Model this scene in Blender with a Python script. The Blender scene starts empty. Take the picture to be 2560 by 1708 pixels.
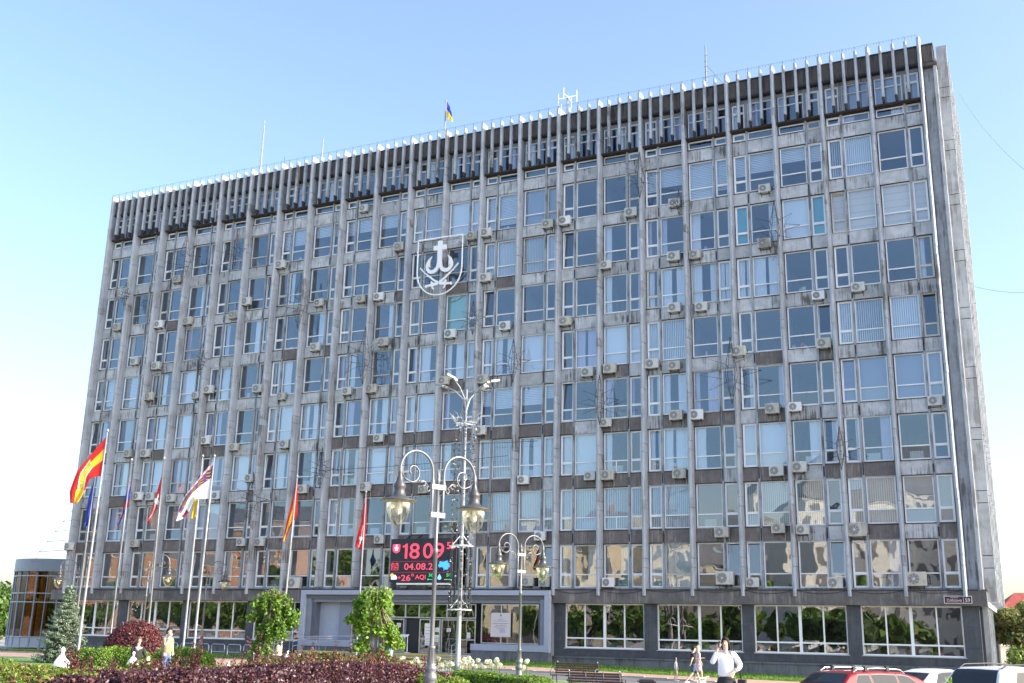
import bpy, bmesh, math, random
import numpy as np
from mathutils import Vector, Matrix
random.seed(7); rng = np.random.default_rng(7)
PI = math.pi
scene = bpy.context.scene
C = scene.collection
# ---------------------------------------------------------------- camera, sky, sun, exposure
CAM = np.array([64.7176, -60.3023, 1.65]); FPX = 2716.71; YAW, PITCH, ROLL = -0.4477, 0.2673, 0.0226
def _basis():
    cy, sy, cp, sp, cr, sr = math.cos(YAW), math.sin(YAW), math.cos(PITCH), math.sin(PITCH), math.cos(ROLL), math.sin(ROLL)
    f = np.array([sy*cp, cy*cp, sp]); rt = np.array([cy, -sy, 0.]); up = np.cross(rt, f)
    return rt*cr+up*sr, -rt*sr+up*cr, f
CR, CU, CF = _basis()
cam = bpy.data.cameras.new("camera"); cam.sensor_width = 36; cam.lens = FPX/2560*36
cam.clip_start = .1; cam.clip_end = 6000
co = bpy.data.objects.new("camera", cam); C.objects.link(co)
co.matrix_world = Matrix(((CR[0], CU[0], -CF[0], CAM[0]), (CR[1], CU[1], -CF[1], CAM[1]), (CR[2], CU[2], -CF[2], CAM[2]), (0, 0, 0, 1)))
scene.camera = co
EL, AZ = math.radians(27), math.radians(6)          # sun: low, from the right, a little behind the facade
w = bpy.data.worlds.new("World"); scene.world = w; w.use_nodes = True
nt = w.node_tree; sky = nt.nodes.new('ShaderNodeTexSky'); sky.sky_type = 'NISHITA'; sky.sun_disc = False
sky.sun_elevation = EL; sky.sun_rotation = PI/2-AZ; sky.air_density = 1.0; sky.dust_density = 2.6; sky.ozone_density = 1.5
nt.links.new(sky.outputs[0], nt.nodes['Background'].inputs[0]); nt.nodes['Background'].inputs[1].default_value = 0.15
sl = bpy.data.lights.new("sun", 'SUN'); sl.energy = 3.0; sl.angle = math.radians(.5); sl.color = (1, .93, .82)
so = bpy.data.objects.new("sun", sl); C.objects.link(so)
SD = Vector((math.cos(EL)*math.cos(AZ), math.cos(EL)*math.sin(AZ), math.sin(EL)))
so.rotation_euler = SD.to_track_quat('Z', 'Y').to_euler(); so.location = (100, 0, 60)
scene.view_settings.view_transform = 'Standard'; scene.view_settings.look = 'None'; scene.view_settings.gamma = 1
scene.view_settings.exposure = 1.5

# ---------------------------------------------------------------- helpers
FH = np.array([CF[0], CF[1], 0])/math.hypot(CF[0], CF[1]); RH = np.array([FH[1], -FH[0], 0])
def at(px, py, hd):
    """point on the sight line of a photo pixel at horizontal distance hd"""
    d = CF+(px-1280)/FPX*CR-(py-854)/FPX*CU
    p = CAM+d*(hd/(d@FH)); return Vector(p)
def smooth(t): t = min(max(t, 0), 1); return t*t*(3-2*t)
GX = [-400, 5, 22, 38, 46, 54, 70, 400]; GY = [-400, -60, -34.5, -28, -8, -3.5, 0, 400]
GV = [[0, 0, 0, 0, 0, 0, 0, 0], [0, 0, 0, 0, 0, 0, 0, 0], [0, 0, 0, 0, .04, .08, .08, .08], [.05, .05, .05, -.05, -.08, -.38, -.46, -.46],
      [.05, .05, .05, 0, -.12, -.38, -.46, -.46], [.08, .08, .1, .2, 0, -.1, -.15, -.15], [.1, .1, .3, .4, .22, .05, 0, 0], [.1, .1, .3, .4, .22, .05, 0, 0]]
def G(x, y):
    i = 0
    while i < 6 and x > GX[i+1]: i += 1
    j = 0
    while j < 6 and y > GY[j+1]: j += 1
    u = min(max((x-GX[i])/(GX[i+1]-GX[i]), 0), 1); v = min(max((y-GY[j])/(GY[j+1]-GY[j]), 0), 1)
    return (GV[j][i]*(1-u)+GV[j][i+1]*u)*(1-v)+(GV[j+1][i]*(1-u)+GV[j+1][i+1]*u)*v
def ground_at(px, hd):
    p = at(px, 1600, hd); return Vector((p.x, p.y, G(p.x, p.y)))

class MB:
    def __init__(s): s.v = []; s.f = []; s.m = []; s.sm = []
    def add(s, vs, fs, mat, sm=False):
        o = len(s.v); s.v += [tuple(v) for v in vs]
        for f in fs: s.f.append([i+o for i in f]); s.m.append(mat); s.sm.append(sm)
        return s
    def box(s, x0, x1, y0, y1, z0, z1, mat, M=None):
        vs = [(x, y, z) for z in (z0, z1) for y in (y0, y1) for x in (x0, x1)]
        if M is not None: vs = [M @ Vector(v) for v in vs]
        return s.add(vs, [(0, 2, 3, 1), (4, 5, 7, 6), (0, 1, 5, 4), (2, 6, 7, 3), (0, 4, 6, 2), (1, 3, 7, 5)], mat)
    def quad(s, a, b, c, d, mat): return s.add([a, b, c, d], [(0, 1, 2, 3)], mat)
    def tube(s, pts, r, mat, n=8, cap=True):
        pts = [Vector(p) for p in pts]; rs = r if isinstance(r, (list, tuple)) else [r]*len(pts)
        vs = []; a = None
        for i, p in enumerate(pts):
            t = (pts[min(i+1, len(pts)-1)]-pts[max(i-1, 0)]).normalized()
            if a is None: a = t.cross(Vector((0, 0, 1)) if abs(t.z) < .9 else Vector((1, 0, 0)))
            else: a = a-t*a.dot(t)
            a.normalize(); b = t.cross(a)
            for k in range(n):
                q = 2*PI*k/n; vs.append(p+(a*math.cos(q)+b*math.sin(q))*rs[i])
        fs = [(i*n+k, i*n+(k+1) % n, (i+1)*n+(k+1) % n, (i+1)*n+k) for i in range(len(pts)-1) for k in range(n)]
        if cap: fs += [tuple(range(n)), tuple(range((len(pts)-1)*n, len(pts)*n))]
        return s.add(vs, fs, mat, n > 4)
    def lathe(s, prof, mat, c=(0, 0, 0), n=20, cap=False):
        vs = [(c[0]+r*math.cos(2*PI*k/n), c[1]+r*math.sin(2*PI*k/n), c[2]+z) for r, z in prof for k in range(n)]
        fs = [(i*n+k, i*n+(k+1) % n, (i+1)*n+(k+1) % n, (i+1)*n+k) for i in range(len(prof)-1) for k in range(n)]
        if cap: fs += [tuple(range(n-1, -1, -1)), tuple(range((len(prof)-1)*n, len(prof)*n))]
        return s.add(vs, fs, mat, True)
    def poly(s, pts2, y0, y1, mat):          # x,z outline extruded in y (front y0)
        n = len(pts2); vs = [(x, y0, z) for x, z in pts2]+[(x, y1, z) for x, z in pts2]
        fs = [tuple(range(n)), tuple(range(2*n-1, n-1, -1))]+[(i, i+n, (i+1) % n+n, (i+1) % n) for i in range(n)]
        return s.add(vs, fs, mat)
    def build(s, name, parent=None, tri=False):
        me = bpy.data.meshes.new(name); me.from_pydata(s.v, [], s.f)
        keys = []
        for m in s.m:
            if m not in keys: keys.append(m)
        for k in keys: me.materials.append(MAT[k])
        ix = {k: i for i, k in enumerate(keys)}
        me.polygons.foreach_set('material_index', [ix[m] for m in s.m]); me.polygons.foreach_set('use_smooth', s.sm)
        me.update()
        if tri:
            b = bmesh.new(); b.from_mesh(me); bmesh.ops.triangulate(b, faces=b.faces); b.to_mesh(me); b.free()
        o = bpy.data.objects.new(name, me); C.objects.link(o)
        if parent: o.parent = parent; o.matrix_parent_inverse = parent.matrix_world.inverted() if False else Matrix()
        return o
def tag(o, label=None, cat=None, group=None, kind=None):
    if label: o['label'] = label
    if cat: o['category'] = cat
    if group: o['group'] = group
    if kind: o['kind'] = kind
    return o
def empty(name, loc=(0, 0, 0), rz=0, label=None, cat=None, group=None):
    o = bpy.data.objects.new(name, None); C.objects.link(o); o.location = loc; o.rotation_euler = (0, 0, rz); o.empty_display_size = .2
    return tag(o, label, cat, group)
def copy_tree(o, parent=None):
    c = o.copy(); C.objects.link(c); c.parent = parent
    for ch in list(o.children): copy_tree(ch, c)
    return c

# ---------------------------------------------------------------- materials
MAT = {}
def mk(name):
    m = bpy.data.materials.new(name); m.use_nodes = True; MAT[name] = m
    n = m.node_tree.nodes; return m, n, m.node_tree.links, n['Principled BSDF']
def mat(name, col, rough=.7, metal=0, var=0, scale=3, bump=0, bscale=20, spec=.5, isl=0, trans=0, emit=0, streak=0, dirt=None):
    m, n, L, b = mk(name)
    b.inputs['Roughness'].default_value = rough; b.inputs['Metallic'].default_value = metal
    b.inputs['Specular IOR Level'].default_value = spec
    rgb = n.new('ShaderNodeRGB'); rgb.outputs[0].default_value = (*col, 1); out = rgb.outputs[0]
    geo = n.new('ShaderNodeNewGeometry')
    if var:
        t = n.new('ShaderNodeTexNoise'); t.inputs['Scale'].default_value = scale; t.inputs['Detail'].default_value = 6; t.inputs['Roughness'].default_value = .65
        L.new(geo.outputs['Position'], t.inputs['Vector'])
        mr = n.new('ShaderNodeMapRange'); mr.inputs[1].default_value = .3; mr.inputs[2].default_value = .7
        mr.inputs[3].default_value = 1-var; mr.inputs[4].default_value = 1+var; L.new(t.outputs[0], mr.inputs[0])
        mx = n.new('ShaderNodeVectorMath'); mx.operation = 'SCALE'; L.new(out, mx.inputs[0]); L.new(mr.outputs[0], mx.inputs['Scale']); out = mx.outputs[0]
    if isl:
        hs = n.new('ShaderNodeHueSaturation')
        a = n.new('ShaderNodeMapRange'); a.inputs[3].default_value = 1-isl; a.inputs[4].default_value = 1+isl
        L.new(geo.outputs['Random Per Island'], a.inputs[0]); L.new(a.outputs[0], hs.inputs['Value'])
        a2 = n.new('ShaderNodeMath'); a2.operation = 'MULTIPLY_ADD'; a2.inputs[1].default_value = 7.3; a2.inputs[2].default_value = 0
        L.new(geo.outputs['Random Per Island'], a2.inputs[0]); fr = n.new('ShaderNodeMath'); fr.operation = 'FRACT'; L.new(a2.outputs[0], fr.inputs[0])
        a3 = n.new('ShaderNodeMapRange'); a3.inputs[3].default_value = .5-.05*isl; a3.inputs[4].default_value = .5+.05*isl
        L.new(fr.outputs[0], a3.inputs[0]); L.new(a3.outputs[0], hs.inputs['Hue']); L.new(out, hs.inputs['Color']); out = hs.outputs[0]
    if streak:   # rain streaks and grime: noise stretched down the wall
        mp = n.new('ShaderNodeMapping'); mp.inputs['Scale'].default_value = (5, 5, .35); L.new(geo.outputs['Position'], mp.inputs[0])
        t = n.new('ShaderNodeTexNoise'); t.inputs['Scale'].default_value = 1.6; t.inputs['Detail'].default_value = 5; L.new(mp.outputs[0], t.inputs['Vector'])
        t2 = n.new('ShaderNodeTexNoise'); t2.inputs['Scale'].default_value = .9; t2.inputs['Detail'].default_value = 4; L.new(geo.outputs['Position'], t2.inputs['Vector'])
        mu = n.new('ShaderNodeMath'); mu.operation = 'MULTIPLY'; L.new(t.outputs[0], mu.inputs[0]); L.new(t2.outputs[0], mu.inputs[1])
        mr = n.new('ShaderNodeMapRange'); mr.inputs[1].default_value = .26; mr.inputs[2].default_value = .36; mr.inputs[3].default_value = 0; mr.inputs[4].default_value = streak
        L.new(mu.outputs[0], mr.inputs[0])
        mx = n.new('ShaderNodeMix'); mx.data_type = 'RGBA'; L.new(mr.outputs[0], mx.inputs[0]); L.new(out, mx.inputs[6]); mx.inputs[7].default_value = (*(dirt or (.05, .045, .04)), 1); out = mx.outputs[2]
    L.new(out, b.inputs['Base Color'])
    if bump:
        t = n.new('ShaderNodeTexNoise'); t.inputs['Scale'].default_value = bscale; t.inputs['Detail'].default_value = 5; L.new(geo.outputs['Position'], t.inputs['Vector'])
        bp = n.new('ShaderNodeBump'); bp.inputs['Strength'].default_value = bump; bp.inputs['Distance'].default_value = .02; L.new(t.outputs[0], bp.inputs['Height']); L.new(bp.outputs[0], b.inputs['Normal'])
    if trans:
        tr = n.new('ShaderNodeBsdfTranslucent'); L.new(out, tr.inputs[0]); ms = n.new('ShaderNodeMixShader'); ms.inputs[0].default_value = trans
        L.new(b.outputs[0], ms.inputs[1]); L.new(tr.outputs[0], ms.inputs[2]); L.new(ms.outputs[0], n['Material Output'].inputs[0])
    if emit: L.new(out, b.inputs['Emission Color']); b.inputs['Emission Strength'].default_value = emit
    return m
def glass(name, refl, tint, rcol=(1, 1, 1), wob=0, wscale=1., rough=0.0):
    m = bpy.data.materials.new(name); m.use_nodes = True; MAT[name] = m; n = m.node_tree.nodes; L = m.node_tree.links; n.clear()
    o = n.new('ShaderNodeOutputMaterial'); g = n.new('ShaderNodeBsdfGlossy'); g.inputs['Roughness'].default_value = rough; g.inputs['Color'].default_value = (*rcol, 1)
    t = n.new('ShaderNodeBsdfTransparent'); t.inputs[0].default_value = (*tint, 1); ms = n.new('ShaderNodeMixShader')
    lw = n.new('ShaderNodeLayerWeight'); lw.inputs['Blend'].default_value = .35
    mr = n.new('ShaderNodeMapRange'); mr.inputs[3].default_value = refl; mr.inputs[4].default_value = min(1, refl+.42); L.new(lw.outputs['Fresnel'], mr.inputs[0])
    L.new(mr.outputs[0], ms.inputs[0]); L.new(t.outputs[0], ms.inputs[1]); L.new(g.outputs[0], ms.inputs[2]); L.new(ms.outputs[0], o.inputs[0])
    if wob:
        geo = n.new('ShaderNodeNewGeometry'); tx = n.new('ShaderNodeTexNoise'); tx.inputs['Scale'].default_value = wscale; tx.inputs['Detail'].default_value = 1.5
        L.new(geo.outputs['Position'], tx.inputs['Vector']); bp = n.new('ShaderNodeBump'); bp.inputs['Strength'].default_value = 1; bp.inputs['Distance'].default_value = wob
        L.new(tx.outputs[0], bp.inputs['Height']); L.new(bp.outputs[0], g.inputs['Normal'])
    return m
mat('concrete', (.31, .335, .37), .9, var=.2, scale=1.3, bump=.25, bscale=14, streak=.85, dirt=(.10, .095, .09))  # strong streaks: real grime, plus shadow lines beside the fins put into the colour
mat('spandrel_a', (.52, .535, .56), .9, var=.26, scale=1.6, bump=.2, bscale=20, streak=.6, dirt=(.09, .075, .06))
mat('spandrel_b', (.42, .43, .45), .9, var=.2, scale=2.2, bump=.2, bscale=20, streak=.8, dirt=(.07, .06, .05))
mat('spandrel_brown', (.17, .15, .145), .95, var=.22, scale=2.5, bump=.5, bscale=30, streak=.6, dirt=(.33, .31, .29))
mat('fin', (.35, .39, .45), .85, var=.15, scale=.8, bump=.15, bscale=12, streak=.5, dirt=(.17, .17, .17))
mat('soot', (.035, .034, .036), .95, var=.3, scale=4)
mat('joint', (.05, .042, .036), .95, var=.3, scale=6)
mat('rust', (.045, .034, .03), .95, var=.4, scale=5)
mat('parapet', (.09, .083, .078), .95, var=.35, scale=1.8, bump=.4, bscale=10, streak=.9, dirt=(.035, .03, .028))
mat('side_panel', (.41, .43, .45), .8, var=.22, scale=1.2, streak=.7, dirt=(.2, .19, .18))
mat('granite', (.055, .062, .078), .45, var=.3, scale=2.5, bump=.1, bscale=40, streak=.3, dirt=(.12, .12, .13))
mat('band', (.125, .12, .12), .8, var=.35, scale=1.1, bump=.2, bscale=12, streak=.8, dirt=(.25, .24, .22))
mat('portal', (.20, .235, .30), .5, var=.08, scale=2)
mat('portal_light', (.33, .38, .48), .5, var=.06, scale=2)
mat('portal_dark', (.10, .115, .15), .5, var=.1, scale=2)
mat('plinth', (.14, .15, .165), .85, var=.25, scale=2, bump=.2, streak=.5)
mat('pvc', (.86, .88, .91), .4)
mat('old_frame', (.58, .57, .53), .6, var=.15, scale=8)
mat('sill', (.5, .5, .5), .5, metal=.3)
mat('interior_wall', (.34, .35, .38), .9, var=.2, scale=.5); mat('ceiling', (.42, .44, .48), .9); mat('floor_in', (.16, .13, .10), .7)
mat('cloth_white', (.88, .89, .91), .9); mat('cloth_lilac', (.64, .61, .76), .9); mat('cloth_teal', (.15, .52, .58), .9); mat('lit_room_beige', (.93, .82, .70), .9); mat('cloth_grey', (.42, .46, .54), .9)
mat('blind', (.90, .91, .92), .6); mat('radiator', (.8, .8, .78), .4); mat('green_wall', (.35, .6, .5), .9)
mat('white_metal', (.82, .83, .85), .4); mat('ac_body', (.56, .56, .54), .5, var=.1, scale=4, streak=.35, dirt=(.3, .28, .25)); mat('ac_old', (.50, .48, .42), .6, var=.15, scale=4, streak=.6, dirt=(.2, .17, .14)); mat('ac_new', (.70, .71, .72), .45); mat('ac_dark', (.05, .05, .055), .5); mat('ac_fan', (.16, .165, .17), .5)
mat('wire', (.035, .035, .035), .6); mat('wire_blue', (.1, .16, .3), .6); mat('bright_steel', (.55, .56, .58), .3, metal=.8); mat('grey_steel', (.30, .31, .33), .45, metal=.5)
mat('pole_paint', (.17, .175, .185), .4, metal=.4); mat('pole_white', (.28, .29, .31), .4, metal=.1); mat('lamp_dark', (.085, .085, .09), .4, metal=.3); mat('lamp_shade_in', (.5, .46, .28), .6)
mat('black', (.015, .016, .018), .5); mat('screen_black', (.012, .018, .028), .35)
for nm, c, e in (('led_red', (.85, .035, .07), 1.0), ('led_pink', (.8, .06, .12), .55), ('led_blue', (.03, .22, .95), .9), ('led_white', (.75, .7, .95), .7), ('led_green', (.02, .6, .2), .6), ('led_dim', (.35, .02, .04), .4), ('led_orange', (.8, .35, .1), .6), ('led_lightblue', (.15, .45, .8), .7)):
    mat(nm, c, .5, emit=e)
mat('red_cloth', (.72, .03, .03), .8, trans=.3); mat('yellow_cloth', (.85, .60, .05), .8, trans=.3); mat('blue_cloth', (.03, .07, .5), .8, trans=.3); mat('white_cloth', (.82, .82, .85), .8, trans=.3); mat('purple_cloth', (.13, .05, .12), .8, trans=.2); mat('pink_cloth', (.8, .35, .45), .8, trans=.3); mat('green_cloth', (.1, .3, .1), .8); mat('violet_cloth', (.25, .08, .45), .8, trans=.2)
mat('paper', (.75, .75, .73), .8); mat('notice', (.62, .58, .60), .8); mat('print', (.15, .12, .14), .8); mat('sign_maroon', (.07, .012, .03), .4); mat('yellow_paint', (.62, .50, .04), .7); mat('toy_red', (.5, .05, .04), .6); mat('toy_yellow', (.7, .5, .04), .6); mat('toy_blue', (.05, .12, .5), .6); mat('toy_green', (.3, .5, .3), .6)
mat('leaf_green', (.10, .19, .03), .55, isl=.5, trans=.35); mat('leaf_bright', (.22, .36, .035), .55, isl=.45, trans=.4); mat('leaf_yellow', (.22, .26, .04), .55, isl=.5, trans=.35)
mat('leaf_purple', (.062, .024, .036), .4, isl=.8, trans=.15); mat('leaf_red', (.17, .03, .04), .5, isl=.6, trans=.25); mat('leaf_redbrown', (.16, .065, .045), .5, isl=.6, trans=.25); mat('leaf_willow', (.27, .26, .09), .6, isl=.5, trans=.3); mat('needle', (.24, .31, .22), .6, isl=.5, trans=.15); mat('leaf_box', (.10, .17, .03), .55, isl=.5, trans=.35)
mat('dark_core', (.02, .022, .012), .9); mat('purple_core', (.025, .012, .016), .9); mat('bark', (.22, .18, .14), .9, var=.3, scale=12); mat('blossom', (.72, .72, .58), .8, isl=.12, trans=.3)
mat('grass', (.13, .23, .04), .8, var=.35, scale=3, bump=.3, isl=.0); mat('grass_blade', (.14, .27, .04), .7, isl=.4, trans=.3)
mat('skin', (.62, .40, .31), .55); mat('skin_pale', (.62, .42, .34), .55); mat('hair_dark', (.025, .016, .013), .75, spec=.2, bump=.3, bscale=60); mat('hair_brown', (.12, .06, .035), .7); mat('hair_blond', (.58, .42, .26), .5)
mat('shirt_white', (.78, .79, .84), .8, bump=.2, bscale=8); mat('cloth_black', (.018, .018, .022), .85); mat('shirt_khaki', (.27, .25, .14), .85, bump=.2, bscale=8); mat('jeans', (.07, .12, .24), .85, var=.2, scale=6); mat('shorts_navy', (.06, .08, .13), .85); mat('dress_pink', (.72, .5, .5), .8); mat('camo', (.2, .23, .22), .85, var=.8, scale=14); mat('shirt_grey', (.3, .35, .45), .8); mat('tan', (.4, .35, .25), .8); mat('shoe_white', (.75, .75, .75), .6); mat('fur', (.68, .60, .46), .9, bump=.4, bscale=30); mat('plastic_bag', (.85, .85, .86), .45, trans=.15); mat('bag_black', (.012, .012, .014), .4); mat('lips', (.4, .1, .1), .5); mat('eye', (.02, .015, .012), .2)
mat('car_red', (.20, .006, .014), .55, spec=.15); mat('car_white', (.70, .71, .74), .5, spec=.2); mat('tyre', (.02, .02, .02), .8); mat('rim', (.5, .5, .52), .3, metal=.8); mat('tail_red', (.4, .01, .015), .2); mat('head_glass', (.7, .7, .72), .15); mat('chrome', (.7, .7, .72), .15, metal=1); mat('plate', (.75, .75, .72), .5)
for nm in ('car_red', 'car_white'): MAT[nm].node_tree.nodes['Principled BSDF'].inputs['Coat Weight'].default_value = .5
mat('bench_wood', (.085, .045, .038), .5, var=.3, scale=10); mat('iron', (.10, .10, .11), .45, metal=.4); mat('bin', (.06, .055, .055), .6, var=.3, scale=5)
mat('roof_metal', (.24, .27, .33), .4, metal=.3); mat('gold_curtain', (.48, .30, .10), .8, var=.5, scale=3); mat('white_panel', (.5, .5, .52), .6)
mat('brick_orange', (.46, .26, .17), .9, var=.25, scale=1); mat('wall_cream', (.72, .62, .45), .9, var=.15, scale=.6); mat('wall_pink', (.55, .38, .32), .9, var=.15, scale=.6); mat('wall_white', (.75, .74, .70), .9, var=.1, scale=.6); mat('roof_red', (.30, .06, .045), .7, var=.25, scale=2); mat('roof_grey', (.2, .2, .21), .7, var=.2, scale=1); mat('dark_glass', (.02, .025, .035), .08)
mat('asphalt', (.14, .14, .145), .9, var=.15, scale=1.5, bump=.3, bscale=60); mat('kerb', (.36, .35, .34), .9, var=.2, scale=3)
def tile_mat(name, c1, c2, mortar, sx, sy):
    m, n, L, b = mk(name); b.inputs['Roughness'].default_value = .85
    geo = n.new('ShaderNodeNewGeometry'); br = n.new('ShaderNodeTexBrick'); br.inputs['Scale'].default_value = 1
    br.inputs['Brick Width'].default_value = sx; br.inputs['Row Height'].default_value = sy; br.inputs['Mortar Size'].default_value = .008
    br.inputs['Color1'].default_value = (*c1, 1); br.inputs['Color2'].default_value = (*c2, 1); br.inputs['Mortar'].default_value = (*mortar, 1)
    L.new(geo.outputs['Position'], br.inputs['Vector']); L.new(br.outputs[0], b.inputs['Base Color'])
tile_mat('paving', (.42, .27, .20), (.50, .33, .25), (.28, .2, .15), .4, .2); tile_mat('paving_grey', (.30, .29, .28), (.36, .34, .33), (.2, .19, .18), .5, .5)
glass('pane', .17, (.82, .88, .94), (.74, .87, 1.0), wob=.0012, wscale=.9); glass('pane_wavy', .22, (.65, .72, .74), (1, .98, .95), wob=.007, wscale=.8)
glass('store_pane', .20, (.38, .41, .43), (1, .98, .95), wob=.007, wscale=.8); glass('car_glass', .25, (.25, .28, .3)); glass('globe', .10, (.96, .94, .82), (1, .97, .85)); glass('bronze_pane', .07, (.55, .38, .18), (.9, .85, .8))

mat('window_tint', (.03, .036, .042), .03, spec=.2)
def leaves(name, pts, nrm, size, mats, parent=None, asp=1.6, jitter=.8, extra=None, msel=None):
    """many small leaf faces (folded quads); pts, nrm Nx3 arrays"""
    N = len(pts); pts = np.asarray(pts, float); nrm = np.asarray(nrm, float)
    d = nrm+rng.normal(0, jitter, (N, 3)); d /= np.linalg.norm(d, axis=1)[:, None]+1e-9
    a = np.cross(d, rng.normal(0, 1, (N, 3))); a /= np.linalg.norm(a, axis=1)[:, None]+1e-9
    b = np.cross(d, a); s = size*rng.uniform(.6, 1.35, N)[:, None]
    V = np.stack([pts-a*s*asp*.5, pts+b*s*.5, pts+a*s*asp*.5, pts-b*s*.5], 1).reshape(-1, 3)
    F = np.arange(4*N).reshape(N, 4).tolist(); V = V.tolist()
    mi = (rng.integers(0, len(mats), N) if msel is None else np.asarray(msel)).tolist(); sm = [False]*N; mm = list(mats)
    if extra:
        o = len(V); V += extra.v; F += [[i+o for i in f] for f in extra.f]
        for k in extra.m:
            if k not in mm: mm.append(k)
        mi += [mm.index(k) for k in extra.m]; sm += extra.sm
    me = bpy.data.meshes.new(name); me.from_pydata(V, [], F)
    for k in mm: me.materials.append(MAT[k])
    me.polygons.foreach_set('material_index', mi); me.polygons.foreach_set('use_smooth', sm); me.update()
    o = bpy.data.objects.new(name, me); C.objects.link(o)
    if parent: o.parent = parent
    return o
def text_into(mb, s, x0, x1, z0, z1, y, mk_, fn=None, ext=0):
    cu = bpy.data.curves.new('t', 'FONT'); cu.body = s; cu.extrude = 0; cu.resolution_u = 3
    o = bpy.data.objects.new('t', cu); C.objects.link(o); dg = bpy.context.evaluated_depsgraph_get(); dg.update()
    me = bpy.data.meshes.new_from_object(o.evaluated_get(dg)); vs = [v.co.copy() for v in me.vertices]; fs = [tuple(p.vertices) for p in me.polygons]
    bpy.data.objects.remove(o); bpy.data.meshes.remove(me); bpy.data.curves.remove(cu)
    ax, bx, ay, by = min(v.x for v in vs), max(v.x for v in vs), min(v.y for v in vs), max(v.y for v in vs)
    out = []
    for v in vs:
        X = x0+(v.x-ax)/(bx-ax)*(x1-x0); Z = z0+(v.y-ay)/(by-ay)*(z1-z0)
        out.append((X, y, Z) if fn is None else fn(X, Z))
    mb.add(out, fs, mk_)
# ================================================================ OFFICE BUILDING
W = 2.78837; NB = 22; Z0 = 3.796; H = 3.3; WH = 2.46
def ztop(r): return Z0+H*r
bld = empty('office_building', (0, 0, 0), 0, 'long grey concrete office block of nine window rows with vertical fins, dark stone ground floor', 'office building')
def wx(bay, which):                     # x-range of the large / narrow light of a bay; the bays mirror in turn
    b = bay*W
    if bay % 2: return (b+.18, b+1.70) if which == 'L' else (b+1.83, b+2.62)
    return (b+1.09, b+2.61) if which == 'L' else (b+.17, b+.96)
# --- wall: spandrels, mullion posts, reveals
wall = MB(); R = random.Random(3)
YB = .30
for bay in range(NB):
    b = bay*W
    for r in range(1, 10):
        z0 = ztop(r-1) if r > 1 else 4.5; z1 = ztop(r)-WH
        if r == 9: z1 = 31.1
        if z1-z0 < .1: z1 = z0+.12
        for wch in 'LN':
            x0, x1 = wx(bay, wch); x0 -= .055; x1 += .055
            p = {1: 0, 2: .97, 3: .93, 4: .75, 5: .35 if bay > 8 else .05, 6: .12, 7: .06}.get(r, .0)
            if bay > 18: p *= .25
            if bay < 8 and r > 2: p *= .4
            mt = 'spandrel_brown' if R.random() < p else R.choice(['spandrel_a', 'spandrel_a', 'spandrel_b'])
            dy = R.uniform(-.012, .012)
            wall.box(x0, x1, .0+dy, YB, z0+.02, z1-.03, mt)
            if r > 1:
                wall.box(x0-.01, x1+.01, -.045+dy, .03, z0-.012, z0+.035, R.choice(['joint', 'spandrel_b', 'rust', 'concrete']))      # drip edge over the window below
                wall.box(x0-.01, x1+.01, -.05, .02, z1-.055, z1-.025, R.choice(['joint', 'rust', 'rust', 'sill', 'spandrel_b']))      # window sill
    # posts
    xs = (b+1.755, b+1.775) if bay % 2 else (b+1.015, b+1.035)
    m0 = b+1.765 if bay % 2 else b+1.025
    z = 4.5
    while z < 33.5:
        z2 = min(z+H, 33.55); o = R.uniform(-.012, .012)
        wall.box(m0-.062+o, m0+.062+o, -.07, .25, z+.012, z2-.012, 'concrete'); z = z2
    for r in range(2, 9):
        if R.random() < .75: wall.box(m0-.035, m0+.035, -.085, -.07, ztop(r-1)+R.uniform(0, .2), ztop(r-1)+R.uniform(.55, .84), R.choice(['joint', 'rust', 'soot']))
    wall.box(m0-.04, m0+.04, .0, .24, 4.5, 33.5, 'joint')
    # strips beside the fins
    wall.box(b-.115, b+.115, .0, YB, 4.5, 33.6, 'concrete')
wall.box(NB*W-.13, NB*W+.13, 0, YB, 4.5, 33.6, 'concrete')
for bay in range(NB):                                             # top storey: ledge, lintel
    b = bay*W
    wall.box(b+.13, b+W-.13, .0, YB, 33.57, 33.8, 'concrete')
wall.box(-.1, 61.5, -.33, .3, 31.67, 31.77, 'rust')
wall.build('facade_wall', bld)
pr = MB()
for k in range(44):
    x0 = -.3+k*1.4175; pr.box(x0, x0+1.405, -.30, .35, 33.92, 34.93+R.uniform(-.02, .02), 'parapet')
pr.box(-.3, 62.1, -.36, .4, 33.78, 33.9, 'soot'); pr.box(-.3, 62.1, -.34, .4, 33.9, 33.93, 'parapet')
pr.box(-.3, 62.1, -.34, .6, 34.96, 35.02, 'parapet')
pr.box(61.5, 62.25, -.42, .3, 33.6, 33.77, 'parapet')
pr.box(61.6, 62.1, .36, 13.3, 34.3, 35.0, 'parapet')
pr.build('parapet', bld)
# --- end walls, back, roof, slabs, rooms
sh = MB()
sh.box(61.50, 62.03, -.02, .30, 4.5, 33.6, 'concrete'); sh.box(62.03, 62.2, -.30, .1, 4.5, 33.6, 'side_panel')
sh.box(61.45, 62.2, .31, 13.4, 4.5, 34.3, 'concrete')
sh.box(-.35, .0, .31, 13.4, 4.5, 34.9, 'concrete'); sh.box(.0, 61.45, 13.0, 13.4, 0, 34.9, 'concrete')
sh.box(0, 61.45, .36, 12.99, 34.5, 34.8, 'roof_grey')
sh.box(61.6, 62.0, .9, 13.3, 0, 4.5, 'granite')
sh.build('end_wall', bld)
inn = MB()
for r in range(1, 10):
    z = ztop(r)+.12 if r < 9 else 33.7
    inn.box(.02, 61.42, .34, 6, z, z+.3, 'ceiling')
    if r == 9: inn.box(.02, 61.42, .34, 6, 30.4, 30.6, 'ceiling')
inn.box(.02, 61.42, .34, 6, 4.1, 4.4, 'floor_in')
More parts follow.
